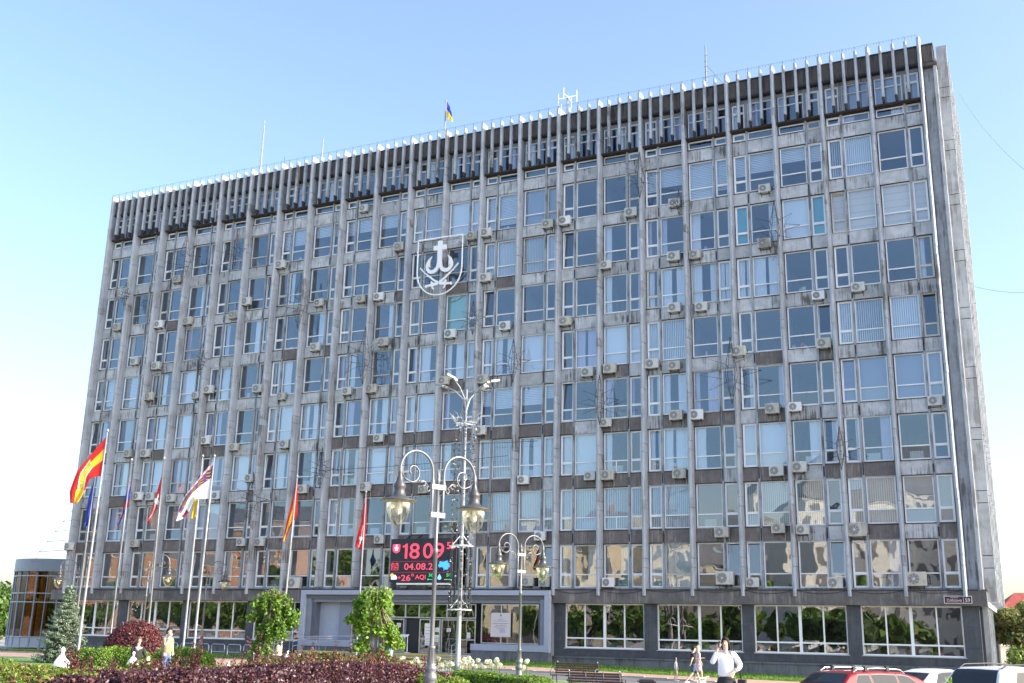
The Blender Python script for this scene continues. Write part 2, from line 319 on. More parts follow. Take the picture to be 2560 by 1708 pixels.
for k in range(0, 23): inn.box(k*W-.06+.02, k*W+.06, .31, 6, 4.45, 33.6, 'interior_wall')
inn.box(.02, 61.42, 6.0, 6.15, .5, 33.6, 'interior_wall')
inn.box(.5, 61.3, .35, 6, .42, .5, 'floor_in')
inn.build('interior', bld)
# --- fins
def fin_mb(x, z0, z1, d, wb, wf, minor=False, seed=0):
    m = MB(); q = random.Random(seed); z = z1; i = 0
    yb = .0 if not minor else -.30
    segs = []
    while z > z0+.05:
        h = (.5 if i % 2 else 2.8) if not minor else (.55 if i == 0 else 1.35)
        z2 = max(z-h, z0); segs.append((z2, z)); z = z2; i += 1
    for (a, b_) in segs:
        o = q.uniform(-.012, .012); e = q.uniform(-.01, .01); g = .010
        if minor and a <= z0+.06:      # weathered foot, cut to a slant
            prof = [(wb/2, yb), (wf/2, -d*.94), (wf/4, -d), (-wf/4, -d), (-wf/2, -d*.94), (-wb/2, yb)]
            vs = [(x+o+px, py+e, zz) for zz in (a+.42, b_-g) for px, py in prof]+[(x+o+px*.7, py*.86-.02, a) for px, py in prof]
            n = 6; fs = [(k, (k+1) % n, (k+1) % n+n, k+n) for k in range(n)]+[tuple(range(n, 2*n))]
            m.add(vs[:12], fs, 'fin'); fo = vs[:6]+vs[12:]
            m.add(fo, [((k+1) % n, k, k+n, (k+1) % n+n) for k in range(n)]+[tuple(range(n, 2*n))], 'soot')
            continue
        prof = [(wb/2, yb), (wf/2+.015, -d*.8), (wf/2-.01, -d*.94), (wf/4, -d), (-wf/4, -d), (-wf/2+.01, -d*.94), (-wf/2-.015, -d*.8), (-wb/2, yb)]; n = 8
        vs = [(x+o+px, py+e, zz) for zz in (a+g, b_-g) for px, py in prof]
        m.add(vs, [(k, (k+1) % n, (k+1) % n+n, k+n) for k in range(n)]+[tuple(range(n, 2*n)), tuple(range(n-1, -1, -1))], 'fin' if q.random() < .88 else 'concrete')
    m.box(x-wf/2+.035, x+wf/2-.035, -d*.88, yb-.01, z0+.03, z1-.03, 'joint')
    return m
for k in range(NB+1):
    zb = 4.16 if not (8 <= k <= 13) else 4.62
    fin_mb(k*W, zb, 35.42, .66, .235, .17, seed=k).build('fin', bld)
for bay in range(NB):
    for j in (1, 2, 3):
        fin_mb(bay*W+j*W/4, 31.76, 35.34, .60, .17, .14, True, seed=100+bay*3+j).build('louvre_fin', bld)
for i in range(6):
    m = MB(); y = .42+i*2.1; q = random.Random(i); z = 35.15
    hs = [.8, 2.7, .55]; n = 0
    while z > 4.0:
        h = .62 if n % 2 else 2.66; z2 = max(z-h, 3.95); o = q.uniform(-.01, .01)
        m.box(62.22, 62.78, y+o, y+.30+o, z2+.02, z-.02, 'side_panel'); z = z2; n += 1
    m.box(62.25, 62.73, y+.04, y+.26, 4.0, 35.1, 'joint'); m.build('side_fin', bld)
# --- windows
KIND = {8: "nnnnnnhhhhvwHsnnhHhhvn", 7: "nnnnnndnnnnnvvndddddbb", 6: "ndnnndnnnnngnnndDDDnnn", 5: "HHDtDnDndndDDwDwvnnnvv",
        4: "DsDwDnwDnDwnhhndDDdnss", 3: "wDwDDwDdDwvnvDwnDdwndn", 2: "nDnnwnnnDnnnvvvvvnvvvs", 1: "nnnnndnnnnndnnddwnnndn", 9: "nnnnnnnnnnnnnnnnnnnndd"}
def curtain(mb, x0, x1, z0, z1, kind, q):
    y = .26; wdt = x1-x0
    if kind == 'h' or kind == 'H':
        zl = z1-(z1-z0)*(q.uniform(.35, .6) if kind == 'h' else q.uniform(.75, 1)); n = int((z1-zl)/.11); mt = 'blind'
        for i in range(n):
            zz = z1-i*.11; mb.quad((x0, y, zz-.10), (x1, y, zz-.10), (x1, y+.03, zz), (x0, y+.03, zz), mt)
    elif kind == 'v':
        n = max(4, int(wdt/.11)); a = q.uniform(-.5, .9)
        for i in range(n):
            xx = x0+(i+.5)*wdt/n; mb.quad((xx-.045*math.cos(a), y-.045*math.sin(a), z0+.03), (xx+.045*math.cos(a), y+.045*math.sin(a), z0+.03), (xx+.045*math.cos(a), y+.045*math.sin(a), z1), (xx-.045*math.cos(a), y-.045*math.sin(a), z1), 'blind')
    elif kind in 'wsbgt':
        mt = {'w': 'cloth_white', 's': 'cloth_grey', 'b': 'lit_room_beige', 'g': 'green_wall', 't': 'cloth_teal'}[kind]  # beige one is a flat sheet coloured like a lit room ceiling
        mb.quad((x0, y, z0+.02), (x1, y, z0+.02), (x1, y, z1), (x0, y, z1), mt)
        if kind == 'b':
            for i in range(5): mb.box(x0, x1, y-.02, y-.012, z0+.3+i*.42, z0+.31+i*.42, 'cloth_grey')
    elif kind in 'dD':
        mt = q.choice(['cloth_white', 'cloth_white', 'cloth_lilac']); rngs = []
        if kind == 'd': f = q.uniform(.2, .5); rngs = [(x0, x0+wdt*f)] if q.random() < .5 else [(x1-wdt*f, x1)]
        else: g = q.uniform(.02, .18); c = q.uniform(.35, .65); rngs = [(x0, x0+wdt*(c-g)), (x0+wdt*(c+g), x1)]
        for (a, b_) in rngs:
            n = max(6, int((b_-a)/.05)); vs = []
            for zz, sq in ((z0+.02, 1.0), ((z0+z1)/2, .95), (z1, 1)):
                for i in range(n+1): vs.append((a+(b_-a)*i/n*sq, y+.03*math.sin(i*2.1)+.02, zz))
            mb.add(vs, [(j*(n+1)+i, j*(n+1)+i+1, (j+1)*(n+1)+i+1, (j+1)*(n+1)+i) for j in range(2) for i in range(n)], mt, True)
def window_parts(x0, x1, z0, z1, tz, kind, row, narrow, q):
    f = MB(); g = MB(); c = MB(); t = .062; y0, y1 = .05, .14
    mt = 'pvc' if q.random() < .9 else 'old_frame'
    f.box(x0, x1, y0, y1, z0, z0+t, mt); f.box(x0, x1, y0, y1, z1-t, z1, mt)
    f.box(x0, x0+t, y0, y1, z0+t, z1-t, mt); f.box(x1-t, x1, y0, y1, z0+t, z1-t, mt)
    if tz: f.box(x0+t, x1-t, y0, y1, tz-.03, tz+.03, mt)
    if tz and not narrow and q.random() < .06: xm = (x0+x1)/2; f.box(xm-.025, xm+.025, y0, y1, z0+t, tz-.03, mt)
    pm = 'pane_wavy' if row == 1 or (row == 2 and x0 > 47) else 'pane'
    spans = [(z0+t, tz-.03), (tz+.03, z1-t)] if tz else [(z0+t, z1-t)]
    opened = narrow and tz and q.random() < .13
    for i, (a, b_) in enumerate(spans):
        dx, dz = q.uniform(-.010, .010), q.uniform(-.012, .012)
        if opened and i == 1:   # casement tilted or swung inward
            f.box(x0+t, x1-t, y0+.01, y0+.05, b_-.02, b_, mt)
            g.quad((x0+t, .10, a), (x1-t, .10, a), (x1-t, .24, b_-.04), (x0+t, .24, b_-.04), pm)
            f.tube([(x0+t+.02, .09, a), (x0+t+.02, .23, b_-.04)], .022, mt, 4); f.tube([(x1-t-.02, .09, a), (x1-t-.02, .23, b_-.04)], .022, mt, 4); continue
        ya = .105
        g.quad((x0+t, ya-dx-dz, a), (x1-t, ya+dx-dz, a), (x1-t, ya+dx+dz, b_), (x0+t, ya-dx+dz, b_), pm)
        if narrow: # sash frame
            s = .04; f.box(x0+t, x0+t+s, y0+.012, y1-.01, a, b_, mt); f.box(x1-t-s, x1-t, y0+.012, y1-.01, a, b_, mt); f.box(x0+t+s, x1-t-s, y0+.012, y1-.01, b_-s, b_, mt); f.box(x0+t+s, x1-t-s, y0+.012, y1-.01, a, a+s, mt)
    curtain(c, x0+.03, x1-.03, z0, z1, kind, q)
    if row <= 8 and not narrow and q.random() < .55:    # radiator or things on the inner sill
        a = x0+q.uniform(.1, .6)
        if row <= 3:
            for i in range(9): c.box(a+i*.075, a+i*.075+.05, .36, .46, z0+.02, z0+.50, 'radiator')
        else:
            for i in range(q.randint(1, 4)):
                u = x0+q.uniform(.1, 1.2); c.box(u, u+q.uniform(.06, .22), .30, .42, z0+.02, z0+q.uniform(.12, .42), q.choice(['paper', 'leaf_green', 'cloth_grey', 'toy_red', 'wall_cream', 'cloth_white']))
    return f, g, c
allw = []
for bay in range(NB):
    for row in range(1, 11):
        for wch in 'LN':
            x0, x1 = wx(bay, wch)
            if row <= 8: z1 = ztop(row); z0 = z1-WH; tz = z1-1.72
            elif row == 9: z0, z1, tz = 31.12, 31.62, None
            else: z0, z1, tz = 31.82, 33.56, 32.98
            cx = (x0+x1)/2; d = math.dist((cx, 0, (z0+z1)/2), tuple(CAM)); allw.append(((x1-x0)*(z1-z0)/d**3, bay, row, wch, x0, x1, z0, z1, tz))
allw.sort(reverse=True)
rest = MB(); q = random.Random(11)
for i, (s, bay, row, wch, x0, x1, z0, z1, tz) in enumerate(allw):
    kd = KIND[min(row, 9)][bay]
    if row == 10: kd = 'd' if bay < 20 else 's'
    if kd == 'n' and row in (3, 4, 5, 6, 7) and q.random() < .18: kd = 'd'
    if kd in 'Dv' and wch == 'N' and q.random() < .3: kd = 'n'
    if kd == 'g' and wch == 'N': kd = 'n'
    if kd == 't' and wch == 'L': kd = 'w'
    if row == 7 and bay == 18: kd = 't' if wch == 'N' else 'd'
    if row == 7 and bay == 19: kd = 't' if wch == 'N' else 'w' 
    f, g, c = window_parts(x0, x1, z0, z1, tz, kd, row, wch == 'N', q)
    if i < 100:
        fo = f.build('window', bld); g.build('pane', fo)
        if c.v: c.build('blind' if kd in 'hHv' else 'curtain', fo)  # the beige curtain is the sheet painted as a lit room
        if kd == 'b': fo['label'] = 'window with a beige sheet painted as a lit room behind it'
        elif kd == 't': fo['label'] = 'window with a turquoise curtain'
    else:
        for mb in (f, g, c): rest.add(mb.v, mb.f, 'pvc'); n = len(mb.m); rest.m[-n:] = mb.m if n else rest.m[-n:]
o = rest.build('window', bld); o['kind'] = 'stuff'
# --- ground floor
gf = MB()
gf.box(-1.25, 21.44, -.50, .28, 3.74, 4.5, 'band'); gf.box(38.96, 62.32, -.50, .28, 3.74, 4.5, 'band')
gf.box(61.99, 62.33, .29, 13.5, 3.72, 4.44, 'side_panel'); gf.box(62.1, 62.36, -.49, 13.5, 4.46, 4.53, 'joint')
gf.box(-1.2, 61.95, -.515, -.50, 4.46, 4.53, 'joint')
gf.box(38.96, 61.95, .13, .30, 3.72, 3.76, 'portal_dark')
gf.build('fascia_band', bld)
gw = MB()
stores = [(.45, 5.05), (5.9, 10.95), (11.5, 16.55), (17.1, 21.4), (39.62, 44.44), (45.2, 50.0), (50.64, 55.5), (56.2, 61.1)]
edges = [-.3]+[e for s_ in stores[:4] for e in s_]
def pillar(x0, x1): 
    for i in range(4): gw.box(x0, x1, -.10+(i % 2)*.004, .3, -.3+i*1.01, -.3+(i+1)*1.01-.006, 'granite')
prev = -.3
for (a, b_) in stores[:4]: pillar(prev, a); prev = b_
prev = 38.95
for (a, b_) in stores[4:]: pillar(prev, a); prev = b_
pillar(61.1, 61.9)
for (a, b_) in stores:
    gw.box(a, b_, -.05, .3, -.3, 1.24, 'granite')
    n = 3
for i in range(17):
    x0 = -.4+i*1.3
    if x0+1.3 < 21.6: gw.box(x0, x0+1.29, -.42, -.1, -.4, .72+.0*i, 'plinth')
for i in range(18):
    x0 = 39.0+i*1.28; gw.box(x0, x0+1.27, -.36, -.11, -.4, .70, 'plinth')
gw.box(39.0, 61.98, -.42, -.1, .70, .78, 'plinth'); gw.box(-.4, 21.4, -.46, -.1, .72, .79, 'plinth')
for side in (0, 1):     # the wall left and the wall right of the entrance
    h_ = MB()
    for f, mk2 in zip(gw.f, gw.m):
        if (gw.v[f[0]][0] > 30) == bool(side): h_.add([gw.v[i] for i in f], [tuple(range(len(f)))], mk2)
    h_.build('ground_floor_wall', bld)
for i in range(9):
    m = MB(); y = 1.0+i*1.45; m.box(61.95, 62.28, y, y+.16, -.3, 3.7, 'side_panel'); m.build('side_column', bld)
def store_window(a, b_, fancy=0, seed=0):
    q = random.Random(seed); f = MB(); g = MB(); c = MB(); z0, z1, zt = 1.25, 3.73, 1.80; y0, y1 = .03, .13; t = .07
    f.box(a, b_, y0, y1, z0, z0+t, 'pvc'); f.box(a, b_, y0, y1, z1-t, z1, 'pvc'); f.box(a, b_, y0, y1, zt-.04, zt+.04, 'pvc')
    n = 4; w_ = (b_-a)/n
    for i in range(n+1):
        tt = .075 if i == 2 else .035; x = min(max(a+i*w_, a+tt), b_-tt); f.box(x-tt, x+tt, y0-.008, y1+.004, z0+t, z1-t, 'pvc')
    f.box(a-.05, b_+.05, -.10, .06, z0-.045, z0-.004, 'sill')
    for i in range(n):
        for (u, v) in ((z0+t, zt-.04), (zt+.04, z1-t)):
            e = q.uniform(-.012, .012); g.quad((a+i*w_+.03, .08-e, u), (a+(i+1)*w_-.03, .08+e, u), (a+(i+1)*w_-.03, .08+e*.4, v), (a+i*w_+.03, .08-e, v), 'store_pane')
        if q.random() < .9:
            u = a+i*w_+q.uniform(.1, .3); c.box(u, u+q.uniform(.6, .8), .22, .26, z0+.05, z0+.36, 'paper')
    if fancy == 1:      # children's cut-out fence behind the panes
        x = a+.15; i = 0
        while x < b_-.2:
            mt = ['toy_yellow', 'toy_blue', 'toy_red', 'toy_green'][i % 4]; h = q.uniform(2.0, 2.15); c.box(x, x+.17, .30, .33, z0+.05, h, mt); c.lathe([(.085, 0), (.07, .07), (.0, .11)], mt, (x+.085, .315, h), 8); x += q.uniform(.2, .26); i += 1
    if fancy == 2:
        for i in range(9):
            u = a+q.uniform(.2, b_-a-.3); c.lathe([(.0, 0), (.07, 0), (.10, .14)], 'toy_red', (u, .35, 1.42), 8)
            for k in range(9): 
                an = q.uniform(0, 6.28); L_ = q.uniform(.1, .28); c.tube([(u, .35, 1.55), (u+.5*L_*math.cos(an), .35+.2*math.sin(an)*L_, 1.6+L_*.8), (u+L_*math.cos(an), .35, 1.6+L_)], [.012, .02, .004], 'leaf_green', 4)
    if fancy == 3:
        for i in range(14):
            u = a+q.uniform(.2, b_-a-.3); c.lathe([(0, 0), (.1, .02), (.13, .1), (.06, .17), (0, .18)], q.choice(['paper', 'wall_cream', 'cloth_white']), (u, .33, 1.33), 8)
    fo = f.build('shop_window', bld); g.build('pane', fo)
    if c.v: c.build('window_display', fo)
    if fancy == 1: fo['label'] = 'wide ground floor window with a colourful cut-out fence behind it'
for i, (a, b_) in enumerate(stores): store_window(a, b_, {4: 1, 5: 3, 6: 2, 7: 2}.get(i, 0), i)
# --- entrance portal (its front face stands 0.9 m before the wall)
po = MB(); X0, X1, ZT = 21.45, 38.95, 4.43
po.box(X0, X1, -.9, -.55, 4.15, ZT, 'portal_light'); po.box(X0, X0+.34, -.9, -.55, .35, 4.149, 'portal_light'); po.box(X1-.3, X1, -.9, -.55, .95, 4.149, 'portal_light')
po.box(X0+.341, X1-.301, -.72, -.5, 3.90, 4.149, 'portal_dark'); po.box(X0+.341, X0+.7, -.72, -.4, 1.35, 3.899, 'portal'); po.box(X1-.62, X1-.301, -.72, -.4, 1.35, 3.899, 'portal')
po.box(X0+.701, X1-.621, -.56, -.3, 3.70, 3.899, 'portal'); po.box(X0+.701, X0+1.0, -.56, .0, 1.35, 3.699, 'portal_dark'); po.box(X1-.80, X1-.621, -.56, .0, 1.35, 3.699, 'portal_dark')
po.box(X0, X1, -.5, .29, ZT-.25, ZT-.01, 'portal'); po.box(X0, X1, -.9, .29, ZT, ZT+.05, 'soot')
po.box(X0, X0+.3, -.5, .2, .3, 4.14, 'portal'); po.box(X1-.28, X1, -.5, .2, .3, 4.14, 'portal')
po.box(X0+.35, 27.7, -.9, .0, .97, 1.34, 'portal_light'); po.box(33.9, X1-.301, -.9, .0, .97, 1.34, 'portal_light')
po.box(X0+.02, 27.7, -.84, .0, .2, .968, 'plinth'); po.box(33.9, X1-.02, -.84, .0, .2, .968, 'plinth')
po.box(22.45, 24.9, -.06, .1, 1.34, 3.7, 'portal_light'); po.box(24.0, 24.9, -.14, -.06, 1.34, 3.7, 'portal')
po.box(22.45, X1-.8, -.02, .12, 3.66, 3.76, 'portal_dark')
po.build('portal', bld)
def glazed(name, x0, x1, z0, z1, y, nx, zs, frame='bright_steel', pm='store_pane', t=.035, lab=None):
    f = MB(); g = MB(); w_ = (x1-x0)/nx
    for i in range(nx+1): x = x0+i*w_; f.box(x-t, x+t, y-.04, y+.04, z0, z1, frame)
    for zz in [z0+.04]+list(zs)+[z1-.04]: f.box(x0+t, x1-t, y-.03, y+.03, zz-.03, zz+.03, frame)
    for i in range(nx):
        e = R.uniform(-.008, .008); g.quad((x0+i*w_+t, y+e, z0), (x0+(i+1)*w_-t, y-e, z0), (x0+(i+1)*w_-t, y-e, z1), (x0+i*w_+t, y+e, z1), pm)
    fo = f.build(name, bld); g.build('pane', fo)
    if lab: fo['label'] = lab
    return fo
glazed('entrance_window', 24.95, 27.8, 1.36, 3.66, -.05, 2, []); glazed('entrance_window', 34.3, 38.2, 1.36, 3.66, -.25, 3, [])
glazed('vestibule_glazing', 27.9, 33.8, 2.78, 3.66, -.10, 6, []); glazed('vestibule_glazing', 27.9, 28.8, .70, 2.74, -.10, 1, [1.55]); glazed('vestibule_glazing', 32.75, 33.8, .70, 2.74, -.10, 1, [1.55])
glazed('entrance_door', 30.0, 31.4, .70, 2.74, -.16, 2, [1.55]); glazed('entrance_door', 31.5, 32.7, .70, 2.74, -.08, 1, [])
m = MB(); m.box(28.82, 29.95, .05, .06, .7, 2.75, 'black'); m.box(28.82, 28.9, -.14, .1, .7, 2.75, 'portal'); m.build('doorway', bld)
m = MB()      # papers stuck on the doors
for (x, z, w_, h) in ((28.35, 2.35, .3, .25), (30.35, 2.1, .45, .75), (30.4, 1.45, .4, .55), (31.1, 2.1, .28, .25), (31.05, 1.6, .3, .4), (33.3, 1.8, .22, .35), (31.9, 2.1, .28, .2)):
    m.box(x, x+w_, -.215, -.205, z-h/2, z+h/2, 'paper')
    for k in range(3): m.box(x+.04, x+w_-.04, -.218, -.216, z-h/3+k*h/4, z-h/3+k*h/4+.015, 'print')
m.lathe([(.0, 0), (.12, 0)], 'toy_yellow', (31.2, -.22, 1.62), 10); m.build('door_notice', bld)
# steps
st = MB()
st.box(22.5, 33.9, -2.6, -.9, .1, .69, 'paving_grey'); st.box(21.9, 34.6, -3.0, -2.601, .1, .50, 'paving_grey'); st.box(21.9, 34.6, -3.4, -3.001, .05, .33, 'paving_grey')
st.box(27.7, 33.9, -.9, .0, .3, .695, 'paving_grey')
for y, z in ((-2.6, .69), (-3.0, .5), (-3.4, .33)): st.box(21.95, 34.55 if y < -2.7 else 33.9, y-.012, y+.12, z-.06, z+.006, 'yellow_paint') if y < -2.7 else st.box(22.5, 33.9, y-.012, y+.12, z-.06, z+.006, 'yellow_paint')
st.build('entrance_steps', bld)
# ---------------------------------------------------------------- things fixed to the facade
def railing(name, pts, h, label, posts, bars=(1.0, .6)):
    r = empty(name, pts[0], 0, label, 'railing'); o = Vector(pts[0]); P = [Vector(p)-o for p in pts]
    for b_ in bars: MB().tube([p+Vector((0, 0, h*b_)) for p in P], .022, 'bright_steel', 6).build('rail', r)
    for t in posts:
        i = min(int(t), len(P)-2); p = P[i].lerp(P[i+1], t-i); MB().tube([p, p+Vector((0, 0, h))], .02, 'bright_steel', 6).build('post', r)
    return r
railing('handrail', [(34.1, -3.6, .3), (34.1, -2.6, .66), (33.2, -2.4, .7)], .9, 'short steel handrail at the right end of the entrance steps', (0, .9, 1.9), (1, .6, .3))
railing('ramp_railing', [(21.6, -3.5, .25), (22.6, -3.3, .5), (24.5, -3.2, .62), (25.6, -3.1, .62)], .95, 'curved steel ramp railing left of the entrance steps', (0, .5, 1, 1.5, 2, 2.6), (1, .85))
railing('ramp_railing', [(21.6, -1.6, .25), (22.6, -1.5, .5), (24.5, -1.5, .66), (26.0, -1.5, .66)], .95, 'steel ramp railing closest to the entrance wall', (0, .7, 1.5, 2.2, 2.9), (1, .7))
ent = empty('information_stand', (29.4, -.6, .70), 0, 'thin metal reading stand in front of the open doorway', 'stand')
MB().tube([(0, 0, 0), (0, 0, 1.1)], .03, 'white_metal', 8).build('pole', ent); MB().box(-.28, .28, -.15, .15, 1.08, 1.12, 'white_metal', Matrix.Rotation(.4, 4, 'X')).build('tray', ent); MB().lathe([(0, 0), (.2, 0), (.2, .03), (0, .03)], 'white_metal').build('base', ent)
nb = MB(); nb.box(35.0, 36.25, -.42, -.36, 1.78, 3.12, 'notice'); nb.box(34.97, 36.28, -.40, -.34, 1.75, 3.15, 'bright_steel')
text_into(nb, 'ПЕРЕЛІК', 35.45, 35.8, 2.74, 2.79, -.424, 'print'); text_into(nb, 'ЦЕНТР АДМІНІСТРАТИВНИХ', 35.15, 36.1, 2.64, 2.69, -.424, 'print')
for k, (a, b_) in enumerate(((35.1, 36.15), (35.3, 36.0), (35.2, 36.05), (35.4, 35.9))): nb.box(a, b_, -.424, -.42, 2.52-k*.1, 2.54-k*.1, 'print')
nb.box(35.55, 35.95, -.425, -.42, 2.0, 2.2, 'cloth_grey'); nb.box(35.6, 35.68, -.425, -.42, 2.95, 3.05, 'print')
tag(nb.build('notice_board'), 'pale pink notice board with printed text in the window right of the entrance', 'notice board')
# street sign
sg = MB(); sg.box(60.35, 61.62, -.56, -.52, 3.86, 4.20, 'sign_maroon')
for (a, b_, c, d) in ((60.35, 61.62, 4.19, 4.215), (60.35, 61.62, 3.845, 3.87), (60.335, 60.36, 3.845, 4.215), (61.61, 61.635, 3.845, 4.215), (61.235, 61.25, 3.87, 4.19)): sg.box(a, b_, -.575, -.515, c, d, 'paper')
text_into(sg, 'Соборна', 60.47, 61.15, 3.90, 4.07, -.566, 'paper'); text_into(sg, 'вулиця', 60.65, 61.0, 4.10, 4.15, -.566, 'paper'); text_into(sg, '59', 61.32, 61.54, 3.92, 4.10, -.566, 'paper')
tag(sg.build('street_sign'), 'maroon address plate reading Соборна 59 at the right corner of the building', 'sign')
# emblem
em = empty('city_emblem', (30.63, -.75, 23.46), 0, 'big white city emblem of shield outline, double fish-hook cross and sabres on the facade', 'emblem')
OUT = [(28.94, 27.5), (32.33, 27.5), (32.33, 25.2)]+[(30.635+1.695*math.cos(a), 25.2-1.73*math.sin(a)) for a in [i*PI/16 for i in range(1, 16)]]+[(28.94, 25.2), (28.94, 27.5)]
ANC = [(30.47, 27.26), (30.80, 27.26), (30.80, 26.95), (31.11, 26.95), (31.11, 26.62), (30.80, 26.61), (30.80, 25.78), (30.86, 25.44), (31.06, 25.27), (31.25, 25.26), (31.41, 25.36), (31.50, 25.58), (31.32, 25.44), (31.36, 25.66), (31.36, 25.91), (31.23, 26.24), (31.53, 25.96), (31.67, 25.66), (31.65, 25.36), (31.49, 25.11), (31.26, 25.0), (31.03, 25.02), (30.79, 25.15), (30.635, 25.4)]
ANC = ANC+[(61.27-x, z) for x, z in ANC[::-1][1:]]
SAB = [(32.06, 25.56), (32.1, 25.46), (31.75, 25.12), (31.46, 24.84), (31.05, 24.50), (30.82, 24.34), (31.06, 24.35), (31.11, 24.45), (31.17, 24.49), (31.25, 24.41), (31.18, 24.3), (31.41, 24.25), (31.6, 24.28), (31.68, 24.13), (31.57, 24.05), (31.47, 24.14), (31.15, 24.11), (31.12, 23.95), (31.02, 23.88), (30.97, 23.95), (31.07, 24.05), (31.03, 24.14), (30.8, 24.15), (30.65, 24.22), (30.65, 24.43), (30.9, 24.55), (31.34, 24.90), (31.72, 25.18)]
tr = lambda P: [(x-30.63, z-23.46) for x, z in P]
m = MB(); m.tube([(x, 0, z) for x, z in tr(OUT)], .05, 'white_metal', 6); m.build('outline', em)
m = MB(); m.poly(tr(ANC), -.05, .05, 'white_metal'); m.build('hook_cross', em, tri=True)
for s in (1, -1):
    m = MB(); P = [(x*s, z) for x, z in tr(SAB)]; P = P if s > 0 else P[::-1]; m.poly(P, -.04, .04, 'white_metal'); m.build('sabre', em, tri=True)
m = MB()
for i in range(7): z = 3.8-i*.42; hw = 1.67 if z > 1.6 else 1.67*math.sqrt(max(0, 1-((1.65-z)/1.65)**2)); m.tube([(-hw, .03, z), (hw, .03, z)], .008, 'wire', 4)
for i in range(7): x = -1.45+i*.48; m.tube([(x, .03, .3 if abs(x) < 1 else 1.0), (x, .03, 4.02)], .008, 'wire', 4)
for (x, z) in ((-1.4, 3.6), (1.4, 3.6), (-1.2, 1.0), (1.2, 1.0)): m.tube([(x, .03, z), (x, .75, z)], .02, 'grey_steel', 5)
m.build('wire_grid', em)
# LED clock
sc = empty('led_clock', (28.3, -1.3, 4.88), 0, 'black electronic clock board with red digits 18 09 above the entrance', 'clock board')
m = MB(); m.box(0, 4.6, .04, .32, 0, 2.65, 'screen_black'); m.build('housing', sc)
U = lambda px: (px-215)/1285*4.6; V = lambda py: 2.62-(py-130)/860*2.62
S = MB(); y = .03
S.box(0, 4.6, .032, .04, 0, 2.65, 'screen_black')
def T(s, a, b_, c, d, mt): text_into(S, s, U(a), U(b_), V(d), V(c), .026, mt)
S.poly([(U(a), V(b_)) for a, b_ in [(500, 255), (520, 222), (548, 222), (548, 515), (506, 515), (506, 285), (458, 290), (458, 262)]], .026, .031, 'led_red')
T('8', 597, 792, 215, 520, 'led_red'); T('0', 865, 1055, 215, 518, 'led_red'); T('9', 1085, 1275, 215, 518, 'led_red'); T('55', 1328, 1488, 205, 338, 'led_red')
T('04.08.25', 502, 1155, 612, 742, 'led_pink'); T('+', 378, 440, 865, 925, 'led_pink'); T('26', 450, 635, 842, 962, 'led_pink'); T('o', 650, 700, 820, 872, 'led_pink'); T('AQI', 728, 932, 842, 945, 'led_pink')
T('30', 995, 1080, 820, 878, 'led_green'); T('58', 1338, 1418, 820, 878, 'led_green'); T('ПН', 258, 362, 668, 725, 'led_pink')
def rect(a, b_, c, d, mt): S.box(U(a), U(b_), .027, .031, V(d), V(c), mt)
for zz in (575, 795): rect(240, 1450, zz-3, zz+3, 'led_dim')
for r_ in ((240, 246, 620, 745), (376, 382, 620, 745), (240, 382, 740, 746), (240, 382, 618, 624), (240, 382, 645, 650), (262, 275, 600, 632), (345, 358, 600, 632)): rect(*r_, 'led_pink')
def pol(P, mt, yy=.026): S.poly([(U(a), V(b_)) for a, b_ in P], yy, .031, mt)
pol([(255, 230), (400, 230), (400, 340), (385, 380), (328, 410), (270, 380), (255, 340)], 'led_red', .029)
k = 1.3/26
def crest(P, s=1): 
    cx, cz = U(328), V(232)
    S.poly([(cx+s*(x-30.63)*.115, cz+(z-27.3)*.115) for x, z in (P if s > 0 else P[::-1])], .024, .029, 'led_white')
crest(ANC); crest(SAB); crest(SAB, -1)
pol([(1170, 660), (1195, 620), (1190, 590), (1215, 580), (1245, 592), (1290, 590), (1325, 572), (1350, 565), (1352, 600), (1380, 620), (1420, 635), (1415, 665), (1385, 690), (1355, 700), (1370, 735), (1325, 742), (1300, 738), (1270, 768), (1285, 735), (1265, 700), (1235, 690), (1195, 700)], 'led_blue', .022)
pol([(1362, 700), (1420, 675), (1440, 640), (1436, 700), (1380, 722)], 'led_dim', .028); pol([(1335, 770), (1390, 765), (1380, 785), (1345, 788)], 'led_dim', .028)
pol([(245, 930), (250, 890), (280, 880), (300, 850), (330, 840), (350, 865), (365, 900), (355, 930)], 'led_white'); S.poly([(U(265+38*math.cos(a)), V(850+38*math.sin(a))) for a in [i*PI/6 for i in range(12)]][::-1], .028, .031, 'led_orange')
S.poly([(U(1203+38*math.cos(a)), V(905+36*math.sin(a))) for a in [i*PI/6 for i in range(12)]][::-1], .027, .031, 'led_lightblue'); pol([(1203, 825), (1235, 885), (1170, 885)], 'led_lightblue')
rect(980, 1085, 930, 937, 'led_green'); rect(1295, 1350, 930, 938, 'led_orange'); rect(1350, 1440, 930, 938, 'led_green'); rect(1405, 1420, 918, 948, 'led_green'); rect(975, 995, 920, 946, 'led_green')
S.build('display', sc, tri=True)
m = MB(); m.box(.5, 4.2, .05, .2, -.14, -.04, 'white_metal')
for x in (.6, 1.4, 2.6, 3.9): m.tube([(x, .3, 2.5), (x+.15, 1.2, 2.95)], .03, 'black', 5); m.tube([(x, .15, -.1), (x-.1, .5, -.42)], .04, 'grey_steel', 5)
m.build('bracket', sc)
